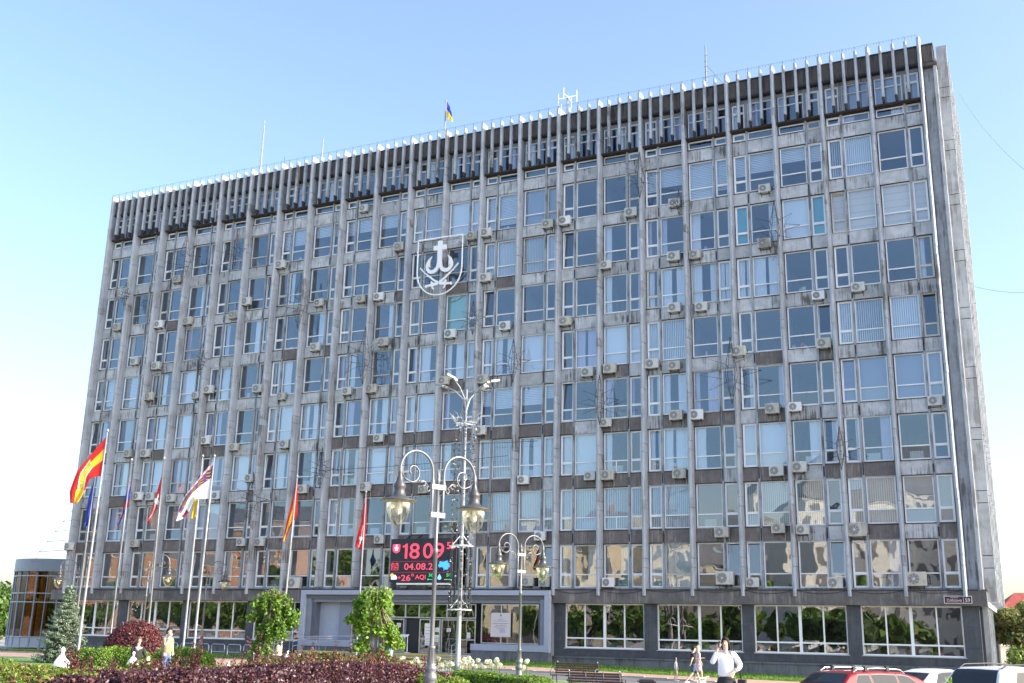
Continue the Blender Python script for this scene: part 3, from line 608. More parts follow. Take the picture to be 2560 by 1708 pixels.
# air conditioners
ACS = [(20.46, 4.91), (38.39, 4.91), (42.38, 4.91), (50.68, 4.9), (55.05, 4.87), (37.29, 4.97), (49.21, 5.13), (59.1, 5.06), (0.24, 7.56), (6.05, 7.72), (15.68, 7.65), (17.23, 7.63), (26.75, 7.63), (38.01, 7.64), (49.06, 7.64), (52.17, 7.79), (53.47, 7.69), (56.31, 7.61), (5.96, 11.11), (7.09, 11.07), (9.0, 10.88), (13.14, 10.92), (20.47, 11.1), (25.49, 11.06), (29.83, 10.73), (36.82, 11.05), (41.18, 11.11), (42.3, 11.11), (46.68, 11.02), (52.21, 10.92), (53.44, 11.08), (15.91, 12.03), (4.46, 14.35), (6.13, 14.27), (14.37, 14.28), (18.7, 14.26), (26.26, 14.24), (33.82, 14.28), (42.2, 14.25), (46.56, 14.43), (47.78, 14.35), (52.14, 14.43), (53.39, 14.42), (60.67, 14.26), (11.68, 14.9), (18.08, 17.67), (23.55, 17.63), (25.53, 17.62), (31.04, 17.72), (33.9, 17.6), (41.01, 17.48), (42.45, 17.58), (45.12, 17.64), (46.49, 17.41), (50.48, 17.76), (55.13, 17.93), (5.97, 18.54), (10.33, 18.32), (11.58, 18.64), (15.96, 18.4), (4.0, 21.44), (6.23, 20.9), (20.67, 20.99), (26.22, 20.82), (31.36, 20.88), (35.35, 21.0), (39.51, 20.88), (46.55, 20.97), (48.2, 20.84), (57.14, 20.98), (1.81, 24.4), (6.03, 24.17), (8.84, 24.14), (13.19, 24.15), (20.69, 24.23), (24.22, 24.11), (25.63, 24.1), (33.87, 24.42), (42.24, 24.2), (46.58, 24.22), (47.91, 24.15), (52.09, 24.29), (54.97, 20.75), (14.33, 25.02), (7.37, 27.63), (17.14, 27.51), (27.1, 27.54), (32.73, 27.53), (33.83, 27.56), (38.23, 27.55), (39.45, 27.55), (43.89, 27.49), (46.7, 27.69), (52.22, 27.72), (24.0, 30.85)]
ORD = ['lowest', 'second', 'third', 'fourth', 'fifth', 'sixth', 'seventh', 'eighth', 'topmost']
ON = ['first', 'second', 'third', 'fourth', 'fifth', 'sixth', 'seventh', 'eighth', 'ninth', 'tenth', 'eleventh']
def make_ac(body='ac_body'):
    r = empty('air_conditioner'); a, b_, h = .40, .29, .29     # half width, depth, half height
    m = MB(); m.box(-a, a, -b_-.02, -.02, -h, h, body); o = m.build('casing', r)
    bv = o.modifiers.new('b', 'BEVEL'); bv.width = .02; bv.segments = 2
    m = MB(); q = Matrix.Translation((-.11, -b_-.03, 0)) @ Matrix.Rotation(PI/2, 4, 'X')
    def disc(r0, r1, z, mt):
        n = 24; vs = [q @ Vector((rr*math.cos(2*PI*k/n), rr*math.sin(2*PI*k/n), z)) for rr in (r0, r1) for k in range(n)]; m.add(vs, [(k, (k+1) % n, (k+1) % n+n, k+n) for k in range(n)], mt)
    disc(.0, .235, -.002, 'ac_fan'); disc(.22, .25, .004, body); disc(.0, .055, .006, 'ac_body'); disc(.10, .107, .003, 'ac_body'); disc(.15, .157, .003, 'ac_body'); disc(.19, .197, .003, 'ac_body')
    for k in range(8): an = k*PI/4; m.tube([q @ Vector((.05*math.cos(an), .05*math.sin(an), .004)), q @ Vector((.23*math.cos(an+.3), .23*math.sin(an+.3), .004))], .006, 'ac_body', 4)
    m.build('fan_grille', r)
    m = MB()
    for x in (-.27, .27): m.box(x-.02, x+.02, -b_-.06, .0, -h-.05, -h-.005, 'ac_dark'); m.tube([(x, -b_*.8, -h-.04), (x, .03, -h-.26)], .015, 'ac_dark', 4)
    m.box(-.27, .27, -.03, .0, -h-.08, -h-.05, 'ac_dark'); m.build('bracket', r)
    m = MB(); m.tube([(a, -.12, -.15), (a+.1, -.1, -.2), (a+.08, -.03, .1), (a+.05, .04, .16)], .018, 'ac_dark', 5); m.build('pipe', r)
    if body != 'ac_new': m = MB(); m.tube([(a-.05, -.06, -h), (a-.02, -.05, -h-.25), (a-.10, .0, -h-.5), (a+.0, .03, -h-.75 if body == 'ac_old' else -h-.58)], .012, 'old_frame', 5); m.build('hose', r)
    return r
protos = [make_ac(), make_ac('ac_old'), make_ac('ac_new')]; used = set(); Rn = random.Random(5)
cnt = {}
for (x, z) in ACS:
    key = (int(x/W), int((z-3.6)/H)); cnt[key] = cnt.get(key, 0)+1
seen = {}
for i, (x, z) in enumerate(ACS):
    o = protos[i] if i < 3 else copy_tree(protos[Rn.choice([0, 0, 0, 1, 1, 2])]); y = -.02
    dk = abs((x+W/2) % W-W/2)
    if dk < .45 and z > 4.5: y = -.12 if dk > .3 else -.62
    if z < 5.3: y = -.15
    if y < -.5: o.location = (x, y, z)
    else: o.location = (x, y, z)
    s = Rn.choice([.88, .92, 1, 1]); 
    if (x, z) in ((56.31, 7.61), (49.21, 5.13), (59.1, 5.06), (20.46, 4.91)): s = 1.22
    o.scale = (s, s, s); o.rotation_euler = (0, 0, Rn.uniform(-.04, .04))
    bay = int(x/W); row = min(int((z-3.6)/H), 8); side = f'{ON[bay]} fin gap from the left' if bay < 11 else f'{ON[21-bay]} fin gap from the right'
    seen[(bay, row)] = seen.get((bay, row), 0)+1; pre = ''
    if cnt[(bay, row)] > 1:
        same = sorted(p[0] for p in ACS if (int(p[0]/W), int((p[1]-3.6)/H)) == (bay, int((z-3.6)/H))); pre = ['left of two: ', 'right of two: '][min(same.index(x), 1)]
    big = 'large' if s > 1.1 else ('small' if s < .9 else 'white')
    tag(o, f'{pre}{big} air conditioner, {ORD[row]} window row, {side}', 'air conditioner', 'air conditioners on the office facade')
# wire stars
STARS = [(8.7, 28.66, 1.92), (3.05, 26.56, 0.9), (19.65, 23.98, 2.15), (13.57, 28.7, 1.22), (25.3, 19.52, 2.05), (11.29, 20.61, 1.13), (36.37, 18.24, 1.34), (33.45, 21.39, 1.1), (50.08, 16.4, 1.85), (42.12, 15.33, 1.42), (55.82, 11.73, 1.1), (52.89, 24.69, 1.55), (44.76, 29.33, 1.45), (47.23, 27.2, 0.8), (22.46, 12.16, 1.3), (16.91, 10.33, 1.65)]
for (x, z, rad) in STARS:
    m = MB(); rr = min(rad, 1.9)*.95; th = .016
    for yy, sc_ in ((-.35, 1),):
        P = []
        for k in range(16):
            an = k*PI/8+PI/8*0; R_ = (rr*sc_ if k % 2 == 0 else rr*sc_*.45); P.append((R_*math.cos(an), yy, R_*math.sin(an)*.75))
        m.tube(P+[P[0]], th, 'wire', 4)
    for k in range(16):
        an = k*PI/8; R_ = rr if k % 2 == 0 else rr*.45
        if k % 2: m.tube([(R_*math.cos(an), -.35, R_*math.sin(an)*.75), (.8*R_*math.cos(an), .12, .8*R_*math.sin(an)*.75)], th, 'wire', 4)
    Lu, Ld = rr*1.25, rr*1.0; hw = .13*rr+.06
    for sx, sy in ((1, 1), (1, -1), (-1, 1), (-1, -1)): m.tube([(0, -.1, Lu), (sx*hw, -.1+sy*hw, 0), (0, -.1, -Ld)], th, 'wire', 4)
    for t in (.2, .45, .7):
        for LL in (Lu, -Ld): h_ = hw*(1-t); zz = LL*t; m.tube([(h_, -.1+h_, zz), (h_, -.1-h_, zz), (-h_, -.1-h_, zz), (-h_, -.1+h_, zz), (h_, -.1+h_, zz)], th*.5, 'wire', 4)
    m.tube([(0, -.1, 0), (0, .35, 0)], .02, 'wire', 4)
    o = m.build('wire_star'); o.location = (x, -.95, z)
    bay = int(x/W); row = min(int((z-3.6)/H), 8); side = f'{ON[bay]} fin gap from the left' if bay < 11 else f'{ON[21-bay]} fin gap from the right'
    tag(o, f'dark wire star decoration by {ORD[row]} window row, {side}', 'star decoration', 'wire stars hung on the facade')
# string lights along the roof edge, cables along the facade
m = MB(); q = random.Random(2)
for k in range(88):
    x0 = k*W/4; m.tube([(x0, -.62, 35.55), (x0+W/4, -.62, 35.55)], .006, 'wire_blue', 4, False); m.tube([(x0, -.62, 35.3), (x0, -.62, 35.58)], .012, 'wire', 4, False)
    for j in range(4): m.tube([(x0+j*.17+.06, -.62, 35.55), (x0+j*.17+.06, -.62, 35.44)], .013, 'wire_blue', 4, False)
tag(m.build('light_string'), 'blue string of little lamps running along the roof edge', 'string lights')
m = MB()
def sag(a, b_, d, r_=.014, mt='wire', n=10): m.tube([Vector(a).lerp(Vector(b_), i/n)+Vector((0, 0, -d*4*(i/n)*(1-i/n))) for i in range(n+1)], r_, mt, 4)
for k in range(14, 22): sag((k*W, -.54, 4.5), ((k+1)*W, -.54, 4.5), .12+.1*q.random())
tag(m.build('cable'), 'thin black cables sagging in swags above the right ground floor windows', 'cable'); m = MB()
for k in range(1, 7): sag((k*W, -.54, 4.5), ((k+1)*W, -.54, 4.5), .1)
tag(m.build('cable'), 'thin black cables sagging along the fascia left of the entrance portal', 'cable')
m = MB(); sag((24.0, -.72, 13.6), (38, -.72, 13.3), .05); tag(m.build('cable'), 'thin cable stretched across the fins above the clock board', 'cable')
m = MB(); sag((22.0, -.72, 12.2), (36.0, -.72, 12.5), .1); tag(m.build('cable'), 'lower thin cable stretched across fins behind the twin lamp', 'cable')
# roof things
def mast(name, x, y, z1, r_, mt, label, cat, extra=None):
    o = MB().tube([(0, 0, 0), (0, 0, z1-34.8)], [r_*1.6, r_*.7], mt, 6)
    if extra: extra(o, z1-34.8)
    p = o.build(name); p.location = (x, y, 34.8); return tag(p, label, cat)
def roof(px, py, y=4.): # point on the plane y above the roof
    d = CF+(px-1280)/FPX*CR-(py-854)/FPX*CU; k_ = (y-CAM[1])/d[1]; return CAM+k_*d
def guy(o, h): o.tube([(0, 0, h*.15), (-.7, 0, 0)], .012, 'wire', 4)
for (px, py, r_, mt, lab) in ((662, 302, .065, 'pole_white', 'tall white whip aerial above the left part of the roof'), (808, 348, .065, 'pole_white', 'shorter white stick aerial on the roof'), (705, 411, .10, 'pole_white', 'stub of a white aerial just above the roof edge'), (712, 392, .02, 'wire', 'thin dark lightning rod beside the stub aerial'), (1034, 350, .03, 'wire', 'short dark rod at the roof edge near the middle'), (1495, 247, .03, 'wire', 'thin dark rod on the roof right of the cross aerial')):
    p = roof(px, py); mast('antenna', p[0], 4, p[2], r_, mt, lab, 'antenna', guy if r_ > .06 else None)
p = roof(1419, 233)
def yagi(o, h):
    for zz, n in ((h*.9, .7), (h*.55, 1.1)):
        o.lathe([(0, 0), (.12, .03), (.14, .1), (0, .2)], 'white_metal', (0, 0, zz), 8)
        for an in (0, PI/2): o.tube([(-n*math.cos(an), -n*math.sin(an), zz+.1), (n*math.cos(an), n*math.sin(an), zz+.1)], .03, 'white_metal', 5)
        for s_ in (-n, n): o.tube([(s_, 0, zz-.4), (s_, 0, zz+.5)], .02, 'white_metal', 4); o.tube([(0, s_, zz-.4), (0, s_, zz+.5)], .02, 'white_metal', 4)
mast('cross_aerial', p[0], 4, p[2], .06, 'pole_white', 'white aerial mast with crossed dipoles on the roof', 'antenna', yagi)
p = roof(1763, 113)
def lad(o, h):
    for k in range(9): o.tube([(-.12, 0, h*(.3+k*.07)), (.12, 0, h*(.3+k*.07))], .015, 'wire', 4)
    o.tube([(0, 0, h*.75), (3.0, 1, 0)], .012, 'wire', 4)
mast('antenna', p[0], 4, p[2], .06, 'grey_steel', 'tall lattice aerial with a slanting guy wire on the right part of the roof', 'antenna', lad)
p = roof(1115, 250); rp = empty('roof_flagpole', (p[0], 4, 34.8), 0, 'slim white pole carrying a small flag on the roof', 'flagpole')
hh = p[2]-34.8; MB().tube([(0, 0, 0), (0, 0, hh)], .05, 'pole_white', 6).build('pole', rp)
m = MB(); n = 8; vs = []; 
for i in range(n+1):
    t = i/n
    for j in range(5): s_ = j/4; vs.append((.05+t*.55+.1*s_*t, .15*math.sin(t*5+s_), hh-.1-t*1.1-s_*1.3+.5*t*s_))
m.add(vs, [(i*5+j, i*5+j+1, (i+1)*5+j+1, (i+1)*5+j) for i in range(n) for j in range(4)], 'white_cloth', True)
for idx, f in enumerate(m.f): m.m[idx] = 'blue_cloth' if idx % 4 < 2 else 'yellow_cloth'
o = m.build('flag'); o.location = (p[0], 4, 34.8); tag(o, 'small blue and yellow flag drooping on the roof pole', 'flag')
# ================================================================ GROUND
def drape(name, x0, x1, y0, y1, off, mt, step=2.0, kind='structure', fn=None):
    nx = max(1, int((x1-x0)/step)); ny = max(1, int((y1-y0)/step)); vs = []
    for j in range(ny+1):
        for i in range(nx+1):
            x = x0+(x1-x0)*i/nx; y = y0+(y1-y0)*j/ny; vs.append((x, y, G(x, y)+off))
    m = MB(); m.add(vs, [(j*(nx+1)+i, j*(nx+1)+i+1, (j+1)*(nx+1)+i+1, (j+1)*(nx+1)+i) for j in range(ny) for i in range(nx)], mt, True)
    return tag(m.build(name), kind=kind)
m = MB(); xs = sorted(set([-3000, -400, -200, -100]+list(np.arange(-60, 121, 4).tolist())+[5, 22, 38, 46, 54, 70, 200, 400, 3000])); ys = sorted(set([-3000, -400, -150, -60, -38, -28, -3.5]+np.arange(-56, 41, 4).tolist()+[-8, 0, 100, 400, 3000]))
vs = [(x, y, G(x, y)) for y in ys for x in xs]; nx = len(xs)
m.add(vs, [(j*nx+i, j*nx+i+1, (j+1)*nx+i+1, (j+1)*nx+i) for j in range(len(ys)-1) for i in range(nx-1)], 'paving_grey'); tag(m.build('ground'), kind='structure')
drape('lawn', 36, 80, -3.3, -.45, .02, 'grass', 1); drape('lawn', -12, 21.5, -3.2, -.5, .02, 'grass', 1)
drape('pavement', 35, 90, -6.3, -3.3, .012, 'paving', 1); drape('pavement', -30, 35, -13, -3.4, .008, 'paving', 1.5)
drape('road', 37, 120, -13.0, -6.6, .01, 'asphalt', 1.5)
m = MB()
for k in range(42): x = 37+k*1.2; z = G(x+.6, -6.45); m.box(x, x+1.18, -6.6, -6.3, z-.1, z+.09, 'kerb')
tag(m.build('kerb'), kind='structure')
drape('garden_bed', 14, 49, -30, -14, .015, 'grass', 2); drape('lawn', -12, 13, -30, -14, .02, 'grass', 2)
drape('road', 52, 120, -34, -13.5, .012, 'asphalt', 2)
def blades(name, boxes, n, hgt):
    P = []
    for (x0, x1, y0, y1) in boxes:
        k = int(n*(x1-x0)*(y1-y0)); X = rng.uniform(x0, x1, k); Y = rng.uniform(y0, y1, k); P += [(x, y, G(x, y)) for x, y in zip(X, Y)]
    P = np.array(P); N = len(P); an = rng.uniform(0, 2*PI, N); h = rng.uniform(.5, 1.2, N)*hgt; dx = np.cos(an)*.02; dy = np.sin(an)*.02
    lx = rng.normal(0, .04, N); ly = rng.normal(0, .04, N)
    V = np.stack([P+np.stack([dx, dy, 0*dx], 1), P-np.stack([dx, dy, 0*dx], 1), P+np.stack([lx, ly, h], 1)], 1).reshape(-1, 3)
    me = bpy.data.meshes.new(name); me.from_pydata(V.tolist(), [], np.arange(3*N).reshape(N, 3).tolist()); me.materials.append(MAT['grass_blade']); me.update()
    o = bpy.data.objects.new(name, me); C.objects.link(o); return tag(o, 'short green grass growing on the lawns beside the building and paving', 'grass', kind='stuff')
blades('grass', [(36, 66, -3.3, -.45), (-3, 21.5, -3.2, -.5)], 260, .14)

# ================================================================ PLANTS
def dome_points(c, rx, ry, rz, n, lump=.12, seed=0, zmin=-.15, nl=14):
    g = np.random.default_rng(seed); d = g.normal(0, 1, (n, 3)); d /= np.linalg.norm(d, axis=1)[:, None]; d[:, 2] = np.where(d[:, 2] < zmin, -d[:, 2], d[:, 2])
    L = g.normal(0, 1, (nl, 3)); L /= np.linalg.norm(L, axis=1)[:, None]
    b = np.max(d @ L.T, axis=1); r = 1-lump*1.3*(1-np.clip((b-.6)/.4, 0, 1))+g.normal(0, .03, n)
    r *= 1-.25*g.random(n)**3
    return np.stack([c[0]+d[:, 0]*rx*r, c[1]+d[:, 1]*ry*r, c[2]+d[:, 2]*rz*r], 1), d
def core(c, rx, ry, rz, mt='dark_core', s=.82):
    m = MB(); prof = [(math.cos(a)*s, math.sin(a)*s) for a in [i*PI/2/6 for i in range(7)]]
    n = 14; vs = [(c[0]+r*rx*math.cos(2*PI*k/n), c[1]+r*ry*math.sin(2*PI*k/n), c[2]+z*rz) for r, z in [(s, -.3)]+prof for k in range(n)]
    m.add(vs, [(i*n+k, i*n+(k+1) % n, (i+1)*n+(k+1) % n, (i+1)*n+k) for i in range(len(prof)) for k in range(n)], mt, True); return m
def dome_bush(name, px, hd, rx, ry, rz, n, size, mats, label, cat='bush', group=None, seed=0, core_m='dark_core', lift=0, lump=.12, asp=1.6, nl=14):
    p = ground_at(px, hd); c = (0, 0, lift); P, N = dome_points(c, rx, ry, rz, n, lump, seed, nl=nl)
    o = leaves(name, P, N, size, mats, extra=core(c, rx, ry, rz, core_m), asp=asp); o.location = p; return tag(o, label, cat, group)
def hedge(name, pts, wd_, h, n, size, mats, label, core_m='dark_core', cat='hedge', lump=.08, hs=None, kindstuff=False, wv=2.3):
    """clipped or loose hedge along a polyline of ground points; n leaves per metre"""
    P, N, ms = [], [], []; core_ = MB()
    for i in range(len(pts)-1):
        a, b_ = Vector(pts[i]), Vector(pts[i+1]); L = (b_-a).length; t = (b_-a)/L; s = Vector((t.y, -t.x, 0)).normalized(); k = int(n*L)
        h0 = hs[i] if hs else h; h1 = hs[i+1] if hs else h; w2 = wd_/2
        u = rng.random(k); per = rng.uniform(0, 2*h+wd_, k); lump_ = rng.random(k)
        for j in range(k):
            hh = h0+(h1-h0)*u[j]; base = a+(b_-a)*u[j]; q_ = per[j]/(2*h+wd_)*(2*hh+wd_)
            wob = lump*(math.sin(base.x*wv)+math.sin(base.y*wv*1.3+q_*3)+math.sin((base.x+base.y)*5.1+q_*2)*.6)-(lump_[j]**4)*.18
            if q_ < hh: off = s*(w2+wob); z = q_; nn = s
            elif q_ < hh+wd_: off = s*(w2-(q_-hh)); z = hh+wob-(abs(q_-hh-w2)/w2)**4*.06; nn = Vector((0, 0, 1))
            else: off = -s*(w2+wob); z = 2*hh+wd_-q_; nn = -s
            P.append((base.x+off.x, base.y+off.y, base.z+z)); N.append(tuple(nn))
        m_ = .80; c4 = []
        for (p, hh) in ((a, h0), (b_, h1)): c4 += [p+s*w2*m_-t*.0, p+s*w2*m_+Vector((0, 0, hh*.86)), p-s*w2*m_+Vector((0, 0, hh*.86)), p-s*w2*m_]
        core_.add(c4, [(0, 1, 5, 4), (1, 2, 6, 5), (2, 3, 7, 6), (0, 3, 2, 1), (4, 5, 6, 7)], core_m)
    for (e, p, sg, hh) in ((0, Vector(pts[0]), -1, hs[0] if hs else h), (1, Vector(pts[-1]), 1, hs[-1] if hs else h)):
        i_ = 0 if e == 0 else len(pts)-2; t = (Vector(pts[i_+1])-Vector(pts[i_])).normalized(); s = Vector((t.y, -t.x, 0)).normalized()
        for _ in range(int(n*wd_*hh/(2*hh+wd_)*1.6)):
            a_, b_ = rng.uniform(-.5, .5), rng.random(); q_ = p+s*wd_*a_*.98+t*sg*(.12+.12*rng.random()-.25*a_*a_)+Vector((0, 0, hh*b_)); P.append(tuple(q_)); N.append(tuple(t*sg))
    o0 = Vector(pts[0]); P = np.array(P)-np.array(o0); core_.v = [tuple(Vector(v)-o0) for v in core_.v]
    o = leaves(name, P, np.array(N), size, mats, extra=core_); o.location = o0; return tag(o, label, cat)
gp = lambda px, hd, dz=0: tuple(ground_at(px, hd)+Vector((0, 0, dz)))
# purple hedge that fills the foreground
H1 = [(130, 21.5), (260, 22.0), (400, 23), (560, 24.5), (720, 26.5), (860, 29), (980, 31.5), (1075, 33), (1135, 34)]
HH = [.70, .82, .84, .86, .90, .93, .90, .72, .45]
hedge('purple_hedge', [gp(*p) for p in H1], 1.5, .85, 5200, .045, ['leaf_purple', 'leaf_purple', 'leaf_purple', 'leaf_purple', 'leaf_purple', 'leaf_purple', 'leaf_redbrown'], 'dark purple leaved hedge filling the bottom edge in front of the flagpoles', 'purple_core', hs=HH, lump=.05)
H1b = [(300, 18.2), (440, 18.6), (600, 19.8), (760, 21.5), (900, 24)]
hedge('barberry_hedge', [gp(*p) for p in H1b], 1.2, .42, 1900, .045, ['leaf_purple', 'leaf_redbrown', 'leaf_red', 'leaf_yellow'], 'low front row of purple and rust coloured barberry before the dark hedge', 'purple_core')
H2 = [(330, 27.5), (480, 28), (640, 29.5), (780, 31), (900, 33), (1010, 35)]
hedge('barberry_hedge', [gp(*p) for p in H2], 1.6, .86, 1700, .055, ['leaf_yellow', 'leaf_box', 'leaf_redbrown', 'leaf_redbrown'], 'loose olive and rusty barberry hedge just behind the dark purple one', 'dark_core', hs=[.7, .74, .84, .98, 1.0, .8], lump=.10)
def shoots(name, lst, label):
    P, N = [], []; st = MB()
    for (px, hd, h0, h1) in lst:
        g_ = ground_at(px, hd); lean = rng.normal(0, .05, 2); st.tube([g_, g_+Vector((lean[0]*(h1), lean[1]*h1, h1))], .006, 'leaf_redbrown', 3, False)
        for k in range(int((h1-h0)*60)): t = rng.random()*(h1-h0)+h0; P.append((g_.x+lean[0]*t+rng.normal(0, .025), g_.y+lean[1]*t+rng.normal(0, .025), g_.z+t)); N.append((rng.normal(), rng.normal(), .3))
    return tag(leaves(name, np.array(P), np.array(N), .035, ['leaf_redbrown', 'leaf_red', 'leaf_purple'], extra=st), label, 'plant')
L1 = [(rng.uniform(380, 1090), rng.uniform(28, 33), .5, rng.uniform(.85, 1.2)) for _ in range(90)]
L1 += [(rng.uniform(690, 960), 27, .6, rng.uniform(1.05, 1.5)) for _ in range(26)]+[(x+rng.normal(0, 4), 26, .4, rng.uniform(1.0, 1.75)) for x in (485, 490, 640) for _ in range(5)]
L1 = [(a, b_, c, d*(.9 if a < 600 else 1)) for a, b_, c, d in L1]
shoots('barberry_shoots', L1, 'thin upright reddish barberry shoots rising above the purple hedge')
L2 = [(rng.uniform(180, 450), rng.uniform(24, 27), .4, rng.uniform(.75, 1.1)) for _ in range(60)]+[(187+rng.normal(0, 7), 24, .3, rng.uniform(.8, 1.3)) for _ in range(14)]
shoots('barberry_shoots', L2, 'thin reddish barberry shoots around the foot of the leftmost tall flagpole')
hedge('olive_hedge', [gp(-60, 19), gp(60, 20.5), gp(150, 23), gp(230, 26)], 2.2, .5, 2100, .05, ['leaf_yellow', 'leaf_box', 'leaf_bright', 'leaf_redbrown'], 'low yellow green shrubs at the bottom left corner beside the purple hedge', lump=.1, hs=[.55, .62, .72, .70])
# bright clipped bushes
for i, (px, hd, r_, h_) in enumerate(((226, 47, .78, .95), (258, 46.6, .70, .98), (290, 47, .72, 1.02), (322, 46.8, .66, 1.0), (352, 46.5, .6, .96), (412, 50, .6, .92), (440, 49.6, .62, 1.0), (470, 50, .66, 1.02), (500, 49.4, .62, .98), (520, 48.8, .45, .82))):
    lab = f'{["first", "second", "third", "fourth", "fifth"][i]} bright green clipped bush right of the spruce, before the red bush' if i < 5 else f'{["first", "second", "third", "fourth", "fifth"][i-5]} bright green clipped bush to the right of the man in khaki'
    dome_bush('clipped_bush', px, hd, r_, r_, h_, 2600, .05, ['leaf_bright', 'leaf_bright', 'leaf_box'], lab, group='bright clipped bushes before the left wing', seed=30+i, lump=.08, nl=30)
dome_bush('green_bush', 118, 33, 1.0, .9, .68, 3200, .06, ['leaf_yellow', 'leaf_box', 'leaf_bright'], 'rounded yellow green bush in front of the spruce', seed=4)
dome_bush('green_bush', 8, 36, .95, .9, .68, 2600, .06, ['leaf_yellow', 'leaf_box', 'leaf_bright'], 'small rounded bush cut off by the left edge of the picture', seed=5)
dome_bush('green_bush', 288, 36, .9, .8, .62, 2600, .055, ['leaf_box', 'leaf_redbrown', 'leaf_yellow'], 'dull olive bush left of the woman in black', seed=8)
dome_bush('red_bush', 340, 54, 1.62, 1.5, 1.95, 15000, .06, ['leaf_red', 'leaf_red', 'leaf_redbrown', 'leaf_purple'], 'large rounded crimson barberry bush in front of the left ground floor', seed=6, core_m='purple_core', lift=.1, lump=.06, nl=40)
dome_bush('thuja_bush', 1142, 30.5, .62, .62, .62, 7000, .035, ['leaf_bright', 'leaf_yellow', 'leaf_box'], 'rounded golden thuja bush right of the big twin lamp', seed=7, lift=.0, lump=.05, nl=60)
dome_bush('thuja_bush', 1075, 31.5, .75, .62, .72, 6000, .035, ['leaf_bright', 'leaf_yellow', 'leaf_box'], 'golden thuja bush behind the foot of the big twin lamp', seed=9, lift=.0, lump=.05, nl=60)
hedge('box_hedge', [gp(1165, 39), gp(1230, 38.5), gp(1290, 38), gp(1345, 37.5)], 1.5, .66, 3000, .04, ['leaf_bright', 'leaf_box', 'leaf_green'], 'long clipped hedge between the golden bush and the benches', lump=.03)
hedge('box_hedge', [gp(1335, 37.3), gp(1440, 36.5), gp(1540, 36)], 1.0, .42, 2200, .04, ['leaf_box', 'leaf_green'], 'low dark hedge running behind the front bench', lump=.03)
hedge('box_hedge', [gp(1640, 31), gp(1720, 31)], .9, .28, 1200, .04, ['leaf_box', 'leaf_green', 'leaf_bright'], 'low dark hedge beside the litter bin', lump=.03)
# hydrangea
for (a, b_, lab, n) in ((1040, 1252, 'white flowering hydrangea row along the garden bed before the entrance', 36), (1300, 1322, 'single small hydrangea with white flower heads right of the row', 5), (962, 1035, 'few hydrangea heads showing left of the big lamp', 7)):
    st = MB(); P, N = [], []; ms = []; o0 = ground_at(a, 50)
    for k in range(n):
        p = ground_at(a+(b_-a)*(k+.5)/n+rng.normal(0, 1), 50+rng.uniform(-.4, .6)); h = rng.uniform(.42, .82); st.tube([p-o0, p-o0+Vector((0, 0, h))], .012, 'leaf_green', 4, False)
        hp = p-o0+Vector((0, 0, h)); g_ = rng.normal(0, 1, (70, 3)); g_ /= np.linalg.norm(g_, axis=1)[:, None]; r_ = rng.uniform(.09, .14)
        P += (g_*r_*np.array([1, 1, .9])+np.array(hp)).tolist(); N += g_.tolist(); ms += [0]*70
        for j in range(24): P.append((hp.x+rng.normal(0, .12), hp.y+rng.normal(0, .12), hp.z*rng.uniform(.2, .85))); N.append((0, 0, 1)); ms.append(1)
    o = leaves('hydrangea', np.array(P), np.array(N), .06, ['blossom', 'leaf_bright'], extra=st, msel=ms, asp=1.2, jitter=.3); o.location = o0; tag(o, lab, 'flower bush')
# weeping trees
def weeping(px, hd, h, lobes, label, mats, seed, bend=0.):
    g = random.Random(seed); base = ground_at(px, hd); t = empty('weeping_tree', base, 0, label, 'tree', 'weeping trees before the entrance')
    m = MB(); top = Vector(tuple(RH))*bend+Vector((0, 0, h*.88)); m.tube([(0, 0, 0), tuple(top*.3), tuple(top*.65+Vector((.03, 0, 0))), tuple(top)], [.075, .06, .05, .035], 'bark', 8)
    P, N = [], []; rt = Vector(tuple(RH)); fw = Vector(tuple(FH))
    for (lx, z1, z0, r) in lobes:
        for side in ((0, .0), (1, .35), (2, -.35)):
            c0 = rt*lx+fw*(side[1]*r*2.2); ns = 7 if side[0] == 0 else 5
            for k in range(ns):
                an = g.uniform(0, 6.28); q_ = rt*math.cos(an)+fw*math.sin(an); rr = r*g.uniform(.3, 1.0); zz1 = z1-g.uniform(0, .18)-(rr/r)**2*.15; zz0 = z0+g.uniform(-.1, .3*(z1-z0)); b_ = c0+q_*rr
                P0 = b_*.7+Vector((0, 0, zz1)); P1 = b_+Vector((0, 0, zz1-.2)); P2 = b_*1.04+Vector((0, 0, min(zz0, zz1-.3)))
                if k % 2 == 0: m.tube([tuple(top*.98), tuple(P0+Vector((0, 0, .08))), tuple(P1), tuple(P2)], [.018, .014, .008, .003], 'bark', 4, False)
                n_ = int(16+34*(zz1-min(zz0, zz1-.3)))
                for j in range(n_):
                    u = g.random(); p = P0.lerp(P1, u*5) if u < .2 else P1.lerp(P2, (u-.2)/.8)
                    P.append((p.x+g.gauss(0, .075), p.y+g.gauss(0, .075), p.z+g.gauss(0, .05))); N.append((q_.x*.5, q_.y*.5, .4))
    m.build('trunk', t); leaves('crown', np.array(P), np.array(N), .095, mats, parent=t, asp=1.35, jitter=.5)
weeping(672, 48, 3.55, [(-.5, 3.35, 2.6, .32), (0, 3.55, 2.5, .42), (.5, 3.45, 2.2, .38), (.85, 2.95, 1.95, .26), (.45, 2.5, 1.5, .3), (.05, 2.5, 1.2, .28), (-.35, 2.1, .6, .26), (-.5, 1.4, .25, .32), (-.12, 1.25, .3, .3), (-.78, 2.75, 2.5, .14)], 'weeping tree with deep green leaves hanging almost to the hedge, left of the entrance', ['leaf_green', 'leaf_green', 'leaf_bright'], 3)
